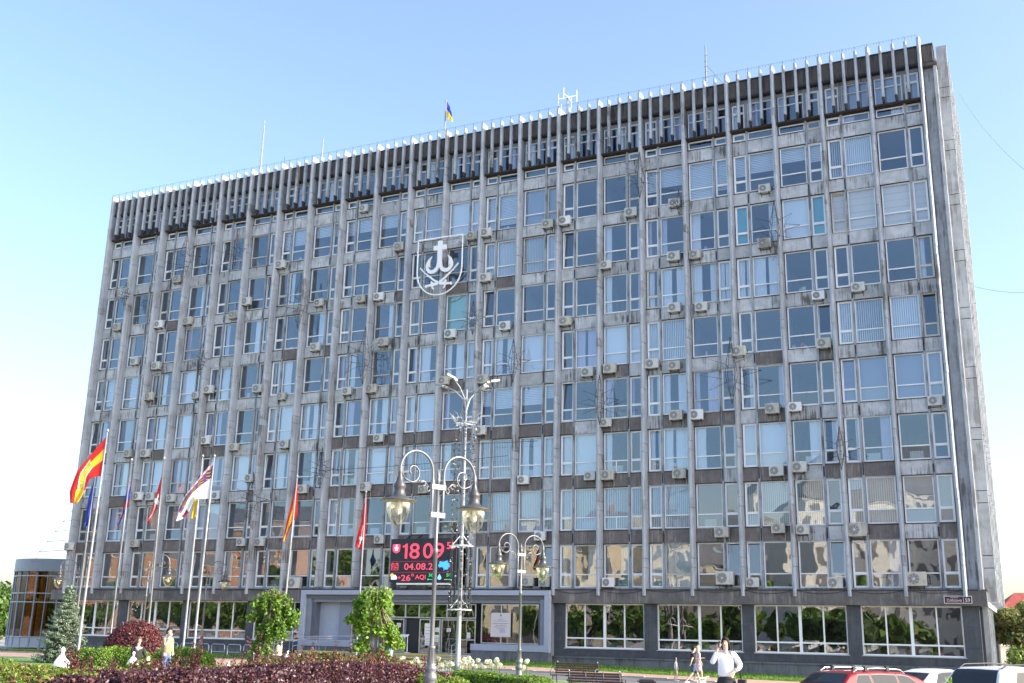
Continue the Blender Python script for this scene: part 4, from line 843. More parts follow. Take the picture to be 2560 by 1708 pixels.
weeping(939, 43.5, 3.55, [(-.62, 3.45, 2.7, .24), (-.25, 3.62, 2.4, .38), (.25, 3.58, 2.3, .36), (-.92, 2.75, 2.25, .2), (-.5, 2.65, 1.75, .3), (-.55, 1.8, 1.2, .24), (-.35, 1.4, .85, .12), (.12, 2.4, 1.9, .24), (.55, 2.35, 1.15, .34), (.78, 1.95, 1.35, .22), (.4, 1.35, .95, .2)], 'weeping tree with fresh yellow green leaves directly before the entrance', ['leaf_bright', 'leaf_bright', 'leaf_green'], 12)
# blue spruce
def spruce(px, hd, h, R_, label):
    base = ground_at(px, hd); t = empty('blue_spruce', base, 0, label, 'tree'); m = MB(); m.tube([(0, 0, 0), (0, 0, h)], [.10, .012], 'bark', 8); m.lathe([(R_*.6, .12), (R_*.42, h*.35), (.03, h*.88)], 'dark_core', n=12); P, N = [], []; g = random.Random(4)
    z = .15
    while z < h-.12:
        f = 1-z/h; r = R_*(f**.85)*g.uniform(.85, 1.08)+.05; nb = max(4, int(16*f)+3)
        for k in range(nb):
            an = 2*PI*k/nb+g.uniform(-.2, .2)+z*7; rr = r*g.uniform(.75, 1.08); d = Vector((math.cos(an), math.sin(an), 0)); s = Vector((-d.y, d.x, 0)); tip = g.uniform(-.02, .12)
            if k % 2 == 0: m.tube([(0, 0, z), tuple(d*rr*.9+Vector((0, 0, z+tip-.05)))], [.015, .005], 'bark', 3, False)
            for j in range(int(170*rr/R_)+22):
                u = g.random()**.6; sp = (1-u)*.22*rr+.05; p = d*rr*u+s*g.gauss(0, sp)+Vector((0, 0, z-.12*math.sin(u*PI)*rr+tip*u+g.gauss(0, .03))); P.append(tuple(p)); N.append((g.gauss(0, .3), g.gauss(0, .3), 1))
        z += .13+.10*f
    m.build('trunk', t); leaves('crown', np.array(P), np.array(N), .042, ['needle'], parent=t, asp=2.8, jitter=.6)
spruce(160, 55, 3.75, 1.45, 'blue spruce with layered silvery branches beside the glass pavilion')
# loose trees at the picture's sides and behind the camera
def tree(name, x, y, h, R_, mats, label, n=5000, size=.22, seed=0, cat='tree', group=None, trunk=.3, asp=1.8, jitter=.9, low=None, zb=None):
    g = np.random.default_rng(seed); t = empty(name, (x, y, G(x, y) if zb is None else zb), 0, label, cat, group); m = MB(); low = h*trunk if low is None else low
    m.tube([(0, 0, 0), (.1, 0, h*.4), (0, .1, h*.8)], [h*.03, h*.022, h*.008], 'bark', 8)
    nc = 26; P, N = [], []
    cz = (h+low)/2; hz = (h-low)/2
    for k in range(nc):
        d = g.normal(0, 1, 3); d /= np.linalg.norm(d); r = g.random()**.4*.8; c = np.array([d[0]*R_*r, d[1]*R_*r, cz+d[2]*hz*r]); s = g.uniform(.24, .42)
        kk = n//nc; q_ = g.normal(0, 1, (kk, 3)); q_ /= np.linalg.norm(q_, axis=1)[:, None]; P.append(c+q_*np.array([R_*s, R_*s, hz*s*.9])*g.uniform(.6, 1.05, (kk, 1))); N.append(q_)
        m.tube([(0, 0, max(.3, min(h*.7, c[2]*.6))), tuple(c)], [h*.009, .02], 'bark', 4, False)
    m.build('trunk', t); leaves('crown', np.concatenate(P), np.concatenate(N), size, mats, parent=t, asp=asp, jitter=jitter); return t
p = at(2600, 1600, 62); tree('willow_tree', p.x, p.y, 4.7, 2.9, ['leaf_willow', 'leaf_box', 'leaf_willow'], 'pale green willow at the right edge beyond the building corner', 22000, .10, 1, low=.2, asp=2.6)
p = at(2530, 1680, 40); tree('willow_shrub', p.x+.9, p.y, 2.3, 1.15, ['leaf_willow', 'leaf_box', 'leaf_bright'], 'loose leafy shrub behind the white off-road car at the right edge', 6000, .07, 2, low=.1, asp=2.2, cat='shrub')
for i, (px, hd, h, R_, lab) in enumerate(((22, 118, 6.2, 3.8, 'green tree left of the glass pavilion with a pointed top'), (-50, 112, 5.4, 4, 'tree cut off by the left picture edge'), (2, 150, 7, 5, 'distant tree on the slope behind the left trees'), (55, 170, 7, 4, 'distant tree just clearing the pavilion roof side'))):
    p = at(px, 1600, hd); tree('broadleaf_tree', p.x, p.y, h, R_, ['leaf_green', 'leaf_box', 'leaf_green'], lab, 6000, .28, 20+i, group='trees left of the pavilion', low=.4)
sp = MB(); p0 = ground_at(2370, 13); P, N = [], []
for k in range(46):
    z = rng.uniform(.75, 1.31); an = rng.uniform(0, 6.28); L_ = .16*(1.42-z)/.5+.03
    a = Vector((0, 0, z)); b_ = a+Vector((math.cos(an)*L_, math.sin(an)*L_, L_*.7)); c = a.lerp(b_, .5); s = Vector((-math.sin(an), math.cos(an), 0))*.014
    sp.add([a, c+s, b_, c-s], [(0, 1, 2, 3)], 'leaf_bright')
for k in range(120):
    z = rng.uniform(0, .75); an = rng.uniform(0, 6.28); L_ = .14; a = Vector((rng.normal(0, .05), rng.normal(0, .05), z)); b_ = a+Vector((math.cos(an)*L_, math.sin(an)*L_, L_*.3)); c = a.lerp(b_, .5); s = Vector((-math.sin(an), math.cos(an), 0))*.02
    sp.add([a, c+s, b_, c-s], [(0, 1, 2, 3)], 'leaf_bright')
sp.tube([(0, 0, 0), (0, 0, 1.3)], .006, 'leaf_bright', 4); o = sp.build('garden_plant'); o.location = p0; tag(o, 'leafy green shoot poking up in front of the white cars', 'plant')

# ================================================================ LAMPS AND POLES
def arc(c, r, a0, a1, d, n=14): return [Vector(((c[0]+r*math.cos(a0+(a1-a0)*i/n))*d, 0, c[1]+r*math.sin(a0+(a1-a0)*i/n))) for i in range(n+1)]
def spiral(c, r0, r1, a0, a1, d, n=22): return [Vector(((c[0]+(r0+(r1-r0)*i/n)*math.cos(a0+(a1-a0)*i/n))*d, 0, c[1]+(r0+(r1-r0)*i/n)*math.sin(a0+(a1-a0)*i/n))) for i in range(n+1)]
def lamp(px, hd, yaw, sides, label, s=1.0, dz=0):
    b = ground_at(px, hd); t = empty('street_lamp', b+Vector((0, 0, dz)), yaw, label, 'street lamp', 'ornate pear-globe street lamps'); t.scale = (s, s, s)
    m = MB(); m.lathe([(.19, 0), (.19, .18), (.15, .22), (.12, .5), (.12, .52), (.155, .56), (.165, .62), (.15, .68), (.115, .74), (.145, .80), (.15, .86), (.10, .92), (.105, .95), (.075, 1.28), (.095, 1.30), (.095, 1.34), (.062, 1.37)], 'pole_paint', n=20)
    for k in range(10): an = k*PI/5; m.tube([(.10*math.cos(an), .10*math.sin(an), .96), (.078*math.cos(an), .078*math.sin(an), 1.27)], .010, 'pole_paint', 4)
    m.build('base', t)
    m = MB(); m.lathe([(.058, 1.36), (.052, 3.55), (.068, 3.56), (.068, 3.68), (.045, 3.70), (.038, 5.3), (.05, 5.32), (.055, 5.4), (.03, 5.45), (.05, 5.5), (.025, 5.56), (.01, 5.68), (0, 5.7)], 'pole_paint', n=14); m.build('pole', t)
    for z in (4.45, 5.15):
        m = MB(); m.box(-.22 if -1 in sides else -.06, .22 if 1 in sides else .06, -.05, .05, z, z+.13, 'pole_paint'); m.build('bracket', t)
    for d in sides:
        m = MB(); m.tube([(d*.17, 0, 4.45), (d*.17, 0, 5.5)]+arc((.17+.5, 5.56), .5, PI, 0, d)[1:]+[(d*1.17, 0, 5.45)], .033, 'pole_paint', 8); m.lathe([(.05, 5.45), (.055, 5.55), (.045, 5.62)], 'pole_paint', (d*1.17, 0, 0), 12) ; m.lathe([(.05, 5.2), (.055, 5.3), (.045, 5.38)], 'pole_paint', (d*.17, 0, 0), 12)
        m.build('arm', t)
        m = MB(); m.tube([Vector((d*1.13, 0, 5.45)), Vector((d*1.0, 0, 5.32)), Vector((d*.83, 0, 5.26))]+spiral((.80, 5.52), .26, .05, -PI/2, -PI/2-2*PI*.92, d)[1:], .022, 'pole_paint', 6)
        m.tube(spiral((.46, 5.25), .10, .03, .2, 5.4, d)[::-1]+[Vector((d*.42, 0, 5.32)), Vector((d*.30, 0, 5.20))]+spiral((.29, 5.13), .08, .025, PI-1.2, PI-6.6, d)[1:], .015, 'pole_paint', 6)
        m.lathe([(0, 0), (.04, .03), (0, .07)], 'pole_paint', (d*.60, 0, 5.28), 8); m.build('scroll', t)
        hd_ = (d*1.17, 0, .30)
        m = MB(); m.lathe([(.045, 5.22), (.055, 5.14), (.05, 5.10), (.10, 4.93), (.15, 4.86), (.155, 4.80), (.13, 4.76), (.155, 4.62), (.20, 4.56), (.33, 4.52), (.45, 4.47), (.455, 4.455), (.44, 4.45)], 'lamp_dark', hd_, 28); m.lathe([(.44, 4.449), (.26, 4.50), (.0, 4.52)], 'lamp_shade_in', hd_, 28)
        sh_ = m.build('lamp_shade', t); m = MB(); m.lathe([(.29, 4.46), (.305, 4.36), (.29, 4.20), (.235, 4.04), (.15, 3.92), (.06, 3.86), (0, 3.85)], 'globe', hd_, 24); m.build('globe', t)
        m = MB(); m.lathe([(.0, 4.5), (.05, 4.48), (.05, 4.36), (.09, 4.28), (.08, 4.18), (0, 4.12)], 'paper', hd_, 12); m.build('bulb', t)
FHa = math.atan2(RH[1], RH[0])
lamp(1080, 28.0, FHa+.70, (1, -1), 'big twin-globe street lamp in the foreground left of the clock mast', 1.02)
lamp(1299, 47.0, FHa+.62, (1, -1), 'smaller twin-globe street lamp standing in the hedge before the right windows')
lamp(353.5, 66.5, FHa+.1, (1,), 'single-arm lamp rising from the red bush')
lamp(503, 73, FHa+.1, (1,), 'single-arm lamp behind the pole of the white flag')
lamp(176, 74, FHa+.2, (-1,), 'single-arm lamp above the blue spruce')
# tall four-head mast
t = empty('light_mast', ground_at(1146, 50), 0, 'tall white four-headed light mast with hanging bead garlands', 'light mast')
b = t.location; top = at(1164.7, 974, 50).z-b.z; zc = at(1164.7, 1046, 50).z-b.z; zr1 = at(1155, 1366, 50).z-b.z; zr2 = at(1152, 1525, 50).z-b.z
m = MB(); m.tube([(0, 0, 0), (0, 0, 2.0), (0, 0, top*.6), (0, 0, top)], [.13, .11, .08, .045], 'pole_white', 12); m.build('pole', t)
zj = at(1165, 1003, 50).z-b.z
for (px, py, dy) in ((1128, 944, -.6), (1103, 966, 1.0), (1205, 972, -.9), (1233, 954, .8)):
    e = at(px, py, 50+dy)-b; d = Vector((e.x, e.y, 0)); m = MB(); m.tube([(0, 0, zj-.5), tuple(d*.12+Vector((0, 0, zj+.1))), tuple(d*.45+Vector((0, 0, zj+(e.z-zj)*.62))), tuple(d*.85+Vector((0, 0, e.z-.03)))], [.04, .035, .03, .026], 'pole_white', 8); a = m.build('arm', t)
    m = MB(); an = math.atan2(d.y, d.x); M = Matrix.Translation(d*.98+Vector((0, 0, e.z))) @ Matrix.Rotation(an, 4, 'Z') @ Matrix.Rotation(-.25, 4, 'Y'); m.box(-.16, .34, -.13, .13, -.03, .06, 'pole_white', M); m.box(-.34, -.14, -.06, .06, -.06, .04, 'pole_white', M); m.box(.0, .30, -.10, .10, -.045, -.031, 'paper', M); m.build('lamp_head', t)
m = MB(); n = 20; m.tube([(.52*math.cos(2*PI*k/n), .52*math.sin(2*PI*k/n), zc-.25) for k in range(n+1)], .022, 'pole_white', 6)
for k in range(10):
    an = 2*PI*k/10; pts = [];
    for i in range(13): u = 2*PI*i/12; rad = .50+.17*math.sin(u/2)**2*1.6; pts.append((rad*math.cos(an+.22*math.sin(u)), rad*math.sin(an+.22*math.sin(u)), zc-.22+.42*math.sin(u/2)**2))
    m.tube(pts, .013, 'pole_white', 4)
for k in range(5): an = 2*PI*k/5; m.tube([(0, 0, zc-.25), (.52*math.cos(an), .52*math.sin(an), zc-.25)], .02, 'white_metal', 4)
m.build('crown_ring', t)
for zr in (zr1, zr2):
    m = MB(); m.tube([(.52*math.cos(2*PI*k/n), .52*math.sin(2*PI*k/n), zr) for k in range(n+1)], .028, 'white_metal', 6)
    for k in range(6): an = 2*PI*k/6; m.tube([(0, 0, zr+.55), (.52*math.cos(an), .52*math.sin(an), zr)], .016, 'white_metal', 4)
    m.build('ring', t)
gar = MB(); q = random.Random(8); bp = []
for k in range(12):
    an = 2*PI*k/12; x, y = .48*math.cos(an), .48*math.sin(an); gar.tube([(x, y, zc-.25), (x+q.uniform(-.02, .02), y, zr1), (x, y, zr2-.2)], .006, 'wire', 3, False)
    zz = zr2-.1
    for j in range(26):
        z9 = q.uniform(zr2-.1, zr1-.1); s9 = q.uniform(.012, .03); gar.box(x-s9, x+s9, y-s9, y+s9, z9-.05, z9+.05, 'wire')
    while zz < zc-.25:
        if zz < zr1-.05 or q.random() < .3:
            sz = q.uniform(.012, .026); gar.box(x-sz+q.uniform(-.04, .04), x+sz, y-sz, y+sz+q.uniform(-.03, .03), zz-sz, zz+sz, 'white_metal' if q.random() < .13 else 'wire')
        zz += .06
gar.build('garland', t)
# flagpoles with flags
def flagpole(px, pyb, tx, ty, hd, label, r_=.046, mt='pole_white'):
    b = ground_at(px, hd); tp = at(tx, ty, hd); h = tp.z-b.z; t = empty('flagpole', b, 0, label, 'flagpole', 'flagpoles in the garden bed')
    dx = (tp-b); m = MB(); m.tube([(0, 0, 0), (0, 0, h*.25), (dx.x*.5, dx.y*.5, h*.6), (dx.x, dx.y, h)], [r_*1.25, r_*1.2, r_, r_*.6], mt, 10); m.build('pole', t)
    m = MB(); m.lathe([(0, 0), (.06, .03), (.07, .08), (.04, .14), (0, .17)], 'pole_white', (dx.x, dx.y, h), 10); m.build('finial', t)
    m = MB(); m.lathe([(.13, 0), (.13, .06), (.09, .1), (.08, .3), (0, .3)], mt, n=12); m.build('base', t); return t
def flag(corners, hd, colour, label, nu=34, nv=20, wave=.10, waves=3.5, bulge=0, text=None, sagm=0.):
    """corners: hoist top, hoist bottom, fly bottom, fly top, in photo pixels"""
    m = MB(); f = Vector(tuple(FH))
    if len(corners) == 2: ed = [[at(x, y, hd) for x, y in c_] for c_ in corners]
    else: q_ = [at(x, y, hd) for x, y in corners]; ed = [[q_[0], q_[3]], [q_[1], q_[2]]]
    o0 = ed[0][0]
    def al(e, u): n_ = len(e)-1; i = min(int(u*n_), n_-1); return e[i].lerp(e[i+1], u*n_-i)
    def P(u, v):
        p = al(ed[0], u).lerp(al(ed[1], u), v); p = p+Vector((0, 0, -sagm*math.sin(PI*u)))
        return p-o0+f*(wave*u*math.sin(waves*PI*u+v*2.2)+.05*math.sin(9*v+3*u)*u+.12*u)
    vs = [P(i/nu, j/nv) for i in range(nu+1) for j in range(nv+1)]
    m.add(vs, [(i*(nv+1)+j, i*(nv+1)+j+1, (i+1)*(nv+1)+j+1, (i+1)*(nv+1)+j) for i in range(nu) for j in range(nv)], 'red_cloth', True)
    for k in range(nu*nv): i, j = divmod(k, nv); m.m[k] = colour((i+.5)/nu, (j+.5)/nv)
    o = m.build('flag'); o.location = o0; tag(o, label, 'flag', 'flags on the garden flagpoles')
    so_ = o.modifiers.new('s', 'SOLIDIFY'); so_.thickness = .004
    return o, P
flagpole(199, 1650, 268.7, 1081, 48.7, 'white flagpole carrying the big red and yellow flag')
flagpole(184, 1548, 238, 1190, 62, 'grey flagpole carrying the limp dark blue flag', .05, 'pole_paint')
flagpole(275, 1573, 328.8, 1153, 57, 'grey flagpole carrying the blue and red flag', .05, 'pole_paint')
flagpole(367, 1558, 410, 1149, 57.5, 'grey flagpole carrying the red flag with white cross marks', .05, 'pole_paint')
flagpole(460, 1621, 506.7, 1143.6, 57, 'flagpole left of the white flag, carrying a blue and yellow flag')
flagpole(487, 1666, 536, 1143.6, 54.5, 'white flagpole carrying the white flag with the chequered border', .052)
flagpole(705, 1618, 743, 1194, 61, 'slender flagpole beside the left weeping tree')
flagpole(893, 1641, 915, 1232.6, 66, 'slender flagpole behind the right weeping tree')
s5 = lambda x, y: (x/2.2143, 1000+y/2.2143)
def colA(u, v):
    if u < .30: return 'yellow_cloth' if .30 < v < .60 else 'red_cloth'
    if u < .72:
        w_ = v-(.18+.35*(u-.3)/.42)
        return 'yellow_cloth' if 0 < w_ < .34 else ('white_cloth' if -.05 < w_ < .39 else 'red_cloth')
    return 'yellow_cloth' if v > .42 else 'red_cloth'
oA, PA = flag([[(266, 1092), (230, 1131), (192, 1177), (172, 1229), (170, 1257)], [(253, 1190), (238, 1192), (223, 1198), (207, 1230), (193, 1257)]], 48.7, colA, 'big red and yellow quartered flag with a lettered diagonal band', 60, 34, .10, 2.5)
m = MB()
def tf(X, Z): p = PA(.32+X*.39, .18+.35*X+.05+(1-Z)*.24); return tuple(p-Vector(tuple(FH))*.012)
m2 = MB(); text_into(m2, 'FIDELITAS', 0, 1, 0, 1, 0, 'green_cloth', fn=lambda X, Z: tf(X, Z)); m2.build('lettering', oA).parent = oA
flag([[(234, 1203), (222, 1240), (212, 1288), (210, 1318)], [(237, 1205), (235, 1240), (228, 1288), (217, 1314)]], 62, lambda u, v: 'blue_cloth', 'limp dark blue flag near the left end of the building', wave=.08)
flag([[(326, 1199), (311, 1246), (304, 1279), (293, 1313)], [(328, 1201), (325, 1233), (319, 1268), (298, 1308)]], 57, lambda u, v: 'red_cloth' if (abs(u-.55) < .07 or (abs(u-.8) < .03)) else ('yellow_cloth' if u < .3 and .3 < v < .6 else 'blue_cloth'), 'limp dark blue flag with red patches and a yellow emblem', wave=.08)
flag([[(405, 1186), (389, 1238), (376, 1279), (367, 1303)], [(406, 1188), (401, 1246), (383, 1288), (370, 1308)]], 57.5, lambda u, v: 'white_cloth' if (abs(u-.42) < .05 or (abs(v-.5) < .12 and .3 < u < .95)) else 'red_cloth', 'limp red flag with a white cross device', wave=.08)
flag([[(501, 1183), (487, 1212), (481, 1255), (477, 1299)], [(506, 1186), (504, 1228), (494, 1252), (487, 1292)]], 57, lambda u, v: 'blue_cloth' if v < .45 and u < .5 else 'yellow_cloth', 'blue and yellow flag partly behind the white flag', wave=.08)
def colF(u, v):
    if v < .10: return 'pink_cloth' if int(u*26) % 2 else 'white_cloth'
    if v < .42 and u < .85: return ('yellow_cloth' if (int(u*40)+int(v*30)) % 3 == 0 else 'purple_cloth') if (int(u*40)+int(v*40)) % 2 else 'purple_cloth' if int(u*20) % 3 else 'violet_cloth'
    if .66 < u < .76 and .30 < v < .6: return 'green_cloth' if (int(u*60)+int(v*20)) % 2 else 'white_cloth'
    if .72 < u < .86 and v > .62: return 'purple_cloth' if int(u*60) % 2 else 'red_cloth'
    return 'white_cloth'
flag([[(534.6, 1152), (508, 1181), (478, 1220), (461, 1240), (443, 1270), (439, 1303)], [(526.6, 1247), (508, 1248), (487, 1248), (478, 1262), (466, 1292), (443, 1304)]], 54.5, colF, 'white flag with a dark chequered border and small crest', 50, 40, .10, 3)
flag([[(742, 1200), (724.5, 1271), (711, 1325), (706, 1357)], [(744, 1202), (744, 1287), (727, 1316), (713, 1350)]], 61, lambda u, v: 'yellow_cloth' if .3 < v < .62 else 'red_cloth', 'limp red flag with a yellow stripe beside the left weeping tree', wave=.08)
flag([[(914, 1243), (900.6, 1311), (889, 1352), (888, 1366)], [(917, 1246), (916, 1311), (910, 1361), (903, 1377)]], 66, lambda u, v: 'white_cloth' if (abs(v-.5) < .07 and .35 < u < .95) or (abs(u-.6) < .03 and .3 < v < .7) else 'red_cloth', 'limp red flag left of the clock board', wave=.08)
# white bags by the bushes
def bag(px, py, hd, s, label):
    g_ = random.Random(int(px)); p = at(px, py, hd); m = MB(); prof = [(.0, 0), (.2, .02), (.26, .12), (.22, .28), (.12, .42), (.05, .50), (.045, .56), (.08, .66), (.03, .72)]; n = 14; vs = []
    for i, (r, z) in enumerate(prof):
        for k in range(n): a = 2*PI*k/n; rr = r*(1+g_.uniform(-.12, .12)); vs.append((rr*math.cos(a)*s, rr*math.sin(a)*s, z*s+g_.uniform(-.01, .01)))
    m.add(vs, [(i*n+k, i*n+(k+1) % n, (i+1)*n+(k+1) % n, (i+1)*n+k) for i in range(len(prof)-1) for k in range(n)], 'plastic_bag', False); o = m.build('plastic_bag'); o.location = p; tag(o, label, 'plastic bag', 'tied white plastic bags')
bag(151, 1680, 27.5, .80, 'tied white plastic bag on the bush in front of the spruce')
bag(331, 1667, 37, .66, 'tied white plastic bag held low at the left of the woman in black'); bag(369, 1667, 36.5, .44, 'squat white plastic bag at the right of the woman in black')
bag(570, 1677, 29, .32, 'squat white plastic bag on the hedge between the flagpoles and left weeping tree'); bag(718, 1652, 42, .5, 'white plastic bag beside the blond woman')
# ================================================================ PEOPLE
def skinned(name, V, E_, rad, mt, parent, sub=1, root=0):
    me = bpy.data.meshes.new(name); me.from_pydata([tuple(v) for v in V], E_, []); me.materials.append(MAT[mt]); o = bpy.data.objects.new(name, me); C.objects.link(o); o.parent = parent
    sk = o.modifiers.new('skin', 'SKIN'); sk.use_smooth_shade = True; sk.branch_smoothing = .3
    for i, r in enumerate(rad): sv = me.skin_vertices[0].data[i]; sv.radius = r if isinstance(r, tuple) else (r, r); sv.use_root = (i == root); sv.use_loose = False
    if sub: sm_ = o.modifiers.new('s', 'SUBSURF'); sm_.levels = sub; sm_.render_levels = sub
    return o
def ellip(mb, c, r, mt, n=14, zc=None, M=None):
    vs = []; m = n//2
    for i in range(m+1):
        a = PI*i/m
        for k in range(n): b_ = 2*PI*k/n; v = Vector((c[0]+r[0]*math.sin(a)*math.cos(b_), c[1]+r[1]*math.sin(a)*math.sin(b_), c[2]+r[2]*math.cos(a))); vs.append(M @ v if M is not None else v)
    mb.add(vs, [(i*n+k, i*n+(k+1) % n, (i+1)*n+(k+1) % n, (i+1)*n+k) for i in range(m) for k in range(n)], mt, True)
def person(px, hd, h, yaw, label, pose, top, bottom, skin='skin', hair='hair_dark', hair_len=.12, wide=1., sleeve='elbow', legs='long', shoes='black', z=None, hem=None, seated=False, lift=0, cap=None, female=False):
    """figure facing local +y; pose gives elbows, hands, knees and ankles in metres for a 1.75 m body"""
    b = ground_at(px, hd) if z is None else at(px, 1600, hd); b = Vector((b.x, b.y, b.z if z is None else z)); t = empty('person', b+Vector((0, 0, lift)), yaw, label, 'person'); k = h/1.75; t.scale = (k, k, k)
    J = dict(hipL=(-.09, 0, .90), hipR=(.09, 0, .90), kneeL=(-.10, .03, .50), kneeR=(.10, .03, .50), ankL=(-.10, 0, .09), ankR=(.10, 0, .09), shL=(-.17, -.01, 1.42), shR=(.17, -.01, 1.42), elL=(-.24, -.02, 1.13), elR=(.24, -.02, 1.13), haL=(-.24, .10, .90), haR=(.24, .10, .90), lean=(0, 0), head=(0, 0))
    J.update(pose); lx, ly = J['lean']; hx, hy = J['head']; dz = -.42 if seated else 0
    def A(p, up=False): return Vector((p[0]+(lx*(p[2]-.95)/.5 if p[2] > .95 else 0), p[1]+(ly*(p[2]-.95)/.5 if p[2] > .95 else 0), p[2]))
    V = []; E_ = []; R_ = []
    def v(p, r, par=None):
        V.append(A(p)+Vector((0, 0, dz))); R_.append(r); 
        if par is not None: E_.append((par, len(V)-1))
        return len(V)-1
    w = wide
    pel = v((0, 0, .93), (.15*w, .11*w)); bel = v((0, 0, 1.08), (.135*w, .10*w), pel); ch = v((0, 0, 1.28), (.155*w, .11*w), bel); nb_ = v((0, -.01, 1.43), (.07, .06), ch); nk = v((hx*.3, -.005+hy*.3, 1.51), (.052, .052), nb_)
    jaw = v((hx*.7, .02+hy*.7, 1.565), (.066, .074), nk); br = v((hx, .01+hy, 1.65), (.075, .09), jaw); v((hx*1.1, .0+hy*1.1, 1.715), (.055, .065), br)
    for s in 'LR':
        sh_ = v(J['sh'+s], .055*(.9+.1*w), nb_ if False else ch); e = v(J['el'+s], .042*(.7+.3*w), sh_); hp = Vector(J['ha'+s]); ev = Vector(J['el'+s]); d = (hp-ev).normalized()
        wr = v(tuple(hp-d*.08), .028, e); pa = v(tuple(hp-d*.01), (.036, .022), wr)
        s1 = d.cross(Vector((0, 1, 0)) if abs(d.y) < .8 else Vector((0, 0, 1))).normalized(); s2 = d.cross(s1).normalized()
        for f in range(4): o_ = s1*(.030*(f-1.5)/1.5); L_ = (.05, .062, .058, .045)[f]; a = v(tuple(hp+d*.035+o_), .0095, pa); c_ = v(tuple(hp+d*(.035+L_*.6)+o_+s2*.014), .0085, a); v(tuple(hp+d*(.035+L_*.75)+o_+s2*.038), .0075, c_)
        a = v(tuple(hp+s1*-.04+d*.0), .011, pa); v(tuple(hp+s1*-.052+d*.035+s2*.02), .009, a)
    for s in 'LR':
        hpp = v(J['hip'+s], .088*w, pel); kn = v(J['knee'+s], .056*(.6+.4*w), hpp); an = v(J['ank'+s], .036, kn); q_ = J['ank'+s]; v((q_[0], q_[1]+.12, q_[2]-.05), .03, an)
    body = skinned('body', V, E_, R_, skin, t)
    DZ = Vector((0, 0, dz))
    # garments
    def garment(name, pts, rad, edges, mt): return skinned(name, [A(p)+DZ for p in pts], edges, rad, mt, t)
    lo = .86 if hem is None else hem
    pts = [(0, 0, lo), (0, 0, 1.08), (0, 0, 1.28), (0, -.01, 1.42), J['shL'], J['shR']]; g_ = 1.16
    rad = [(.165*w*g_, .125*w*g_), (.145*w*g_, .115*w*g_), (.16*w*g_, .12*w*g_), (.085, .075), .068*w, .068*w]; ed = [(0, 1), (1, 2), (2, 3), (2, 4), (2, 5)]
    for i, s in enumerate('LR'):
        e = Vector(J['el'+s]); sh_ = Vector(J['sh'+s]); ha = Vector(J['ha'+s])
        if sleeve == 'none': continue
        n0 = 4+i; pts.append(tuple(sh_.lerp(e, .75 if sleeve == 'short' else 1))); rad.append(.060*(.7+.3*w)); ed.append((n0, len(pts)-1))
        if sleeve == 'long': pts.append(tuple(e.lerp(ha, .72))); rad.append(.042*(.7+.3*w)); ed.append((len(pts)-2, len(pts)-1))
        if sleeve == 'elbow': pts.append(tuple(e.lerp(ha, .3))); rad.append(.055*(.7+.3*w)); ed.append((len(pts)-2, len(pts)-1))
    garment('shirt', pts, rad, ed, top)
    if legs == 'skirt':
        garment('skirt', [(0, 0, 1.0), (0, 0, .80), (0, .0, .48)], [(.15*w, .12*w), (.20*w, .17*w), (.22*w, .19*w)], [(0, 1), (1, 2)], bottom)
    else:
        pts = [(0, 0, 1.05), (0, 0, .90)]; rad = [(.160*w, .125*w), (.172*w, .135*w)]; ed = [(0, 1)]
        for s in 'LR':
            hp_, kn, an = Vector(J['hip'+s]), Vector(J['knee'+s]), Vector(J['ank'+s]); pts.append(tuple(hp_-Vector((0, 0, .03)))); rad.append(.10*w); ed.append((1, len(pts)-1))
            pts.append(tuple(hp_.lerp(kn, .98 if legs == 'short' else 1))); rad.append((.082 if legs == 'short' else .075)*(.6+.4*w)); ed.append((len(pts)-2, len(pts)-1))
            if legs == 'long': pts.append(tuple(kn.lerp(an, .95))); rad.append(.060*(.6+.4*w)); ed.append((len(pts)-2, len(pts)-1))
        garment('trousers', pts, rad, ed, bottom)
    for s in 'LR':
        q_ = J['ank'+s]; m = MB(); ellip(m, (q_[0], q_[1]+.06, q_[2]-.035+dz), (.048, .14, .05), shoes); m.build('shoe', t)
    hc = A((hx, hy, 1.65))+DZ; m = MB()
    for sx in (-1, 1): ellip(m, (hc.x+sx*.032, hc.y+.092, hc.z+.005), (.011, .006, .007), 'eye', 8); ellip(m, (hc.x+sx*.032, hc.y+.098, hc.z+.027), (.018, .005, .004), hair, 6)
    m.build('eyes', t); m = MB(); m.add([(hc.x, hc.y+.092, hc.z+.012), (hc.x-.014, hc.y+.096, hc.z-.028), (hc.x+.014, hc.y+.096, hc.z-.028), (hc.x, hc.y+.122, hc.z-.026)], [(0, 1, 3), (0, 3, 2), (1, 2, 3)], skin); m.build('nose', t)
    m = MB(); ellip(m, (hc.x, hc.y+.096, hc.z-.052), (.022, .006, .006), 'lips', 8); m.build('mouth', t)
    m = MB()
    for sx in (-1, 1): ellip(m, (hc.x+sx*.078, hc.y+.0, hc.z-.005), (.010, .018, .030), skin, 8)
    m.build('ears', t)
    m = MB(); n = 16; vs = []; rows = 9    # hair: cap over the skull, longer at the back and sides
    for i in range(rows+1):
        for kk in range(n):
            b_ = 2*PI*kk/n; back = .5-.5*math.sin(b_); lim = .44+back*(.73+min(hair_len, .15)*3); a = lim*i/rows*PI/2*1.25
            zz = .108*math.cos(a); rr = math.sin(min(a, PI/2*1.08)); ext = max(0, hair_len-.12)*max(0, (i/rows-.55))/.45*(1 if back > .30 else .25)
            vs.append((hc.x+.084*rr*math.cos(b_)*(1+ext*.5), hc.y-.014+.098*rr*math.sin(b_), hc.z+.014+zz-ext))
    m.add(vs, [(i*n+kk, i*n+(kk+1) % n, (i+1)*n+(kk+1) % n, (i+1)*n+kk) for i in range(rows) for kk in range(n)], hair, True)
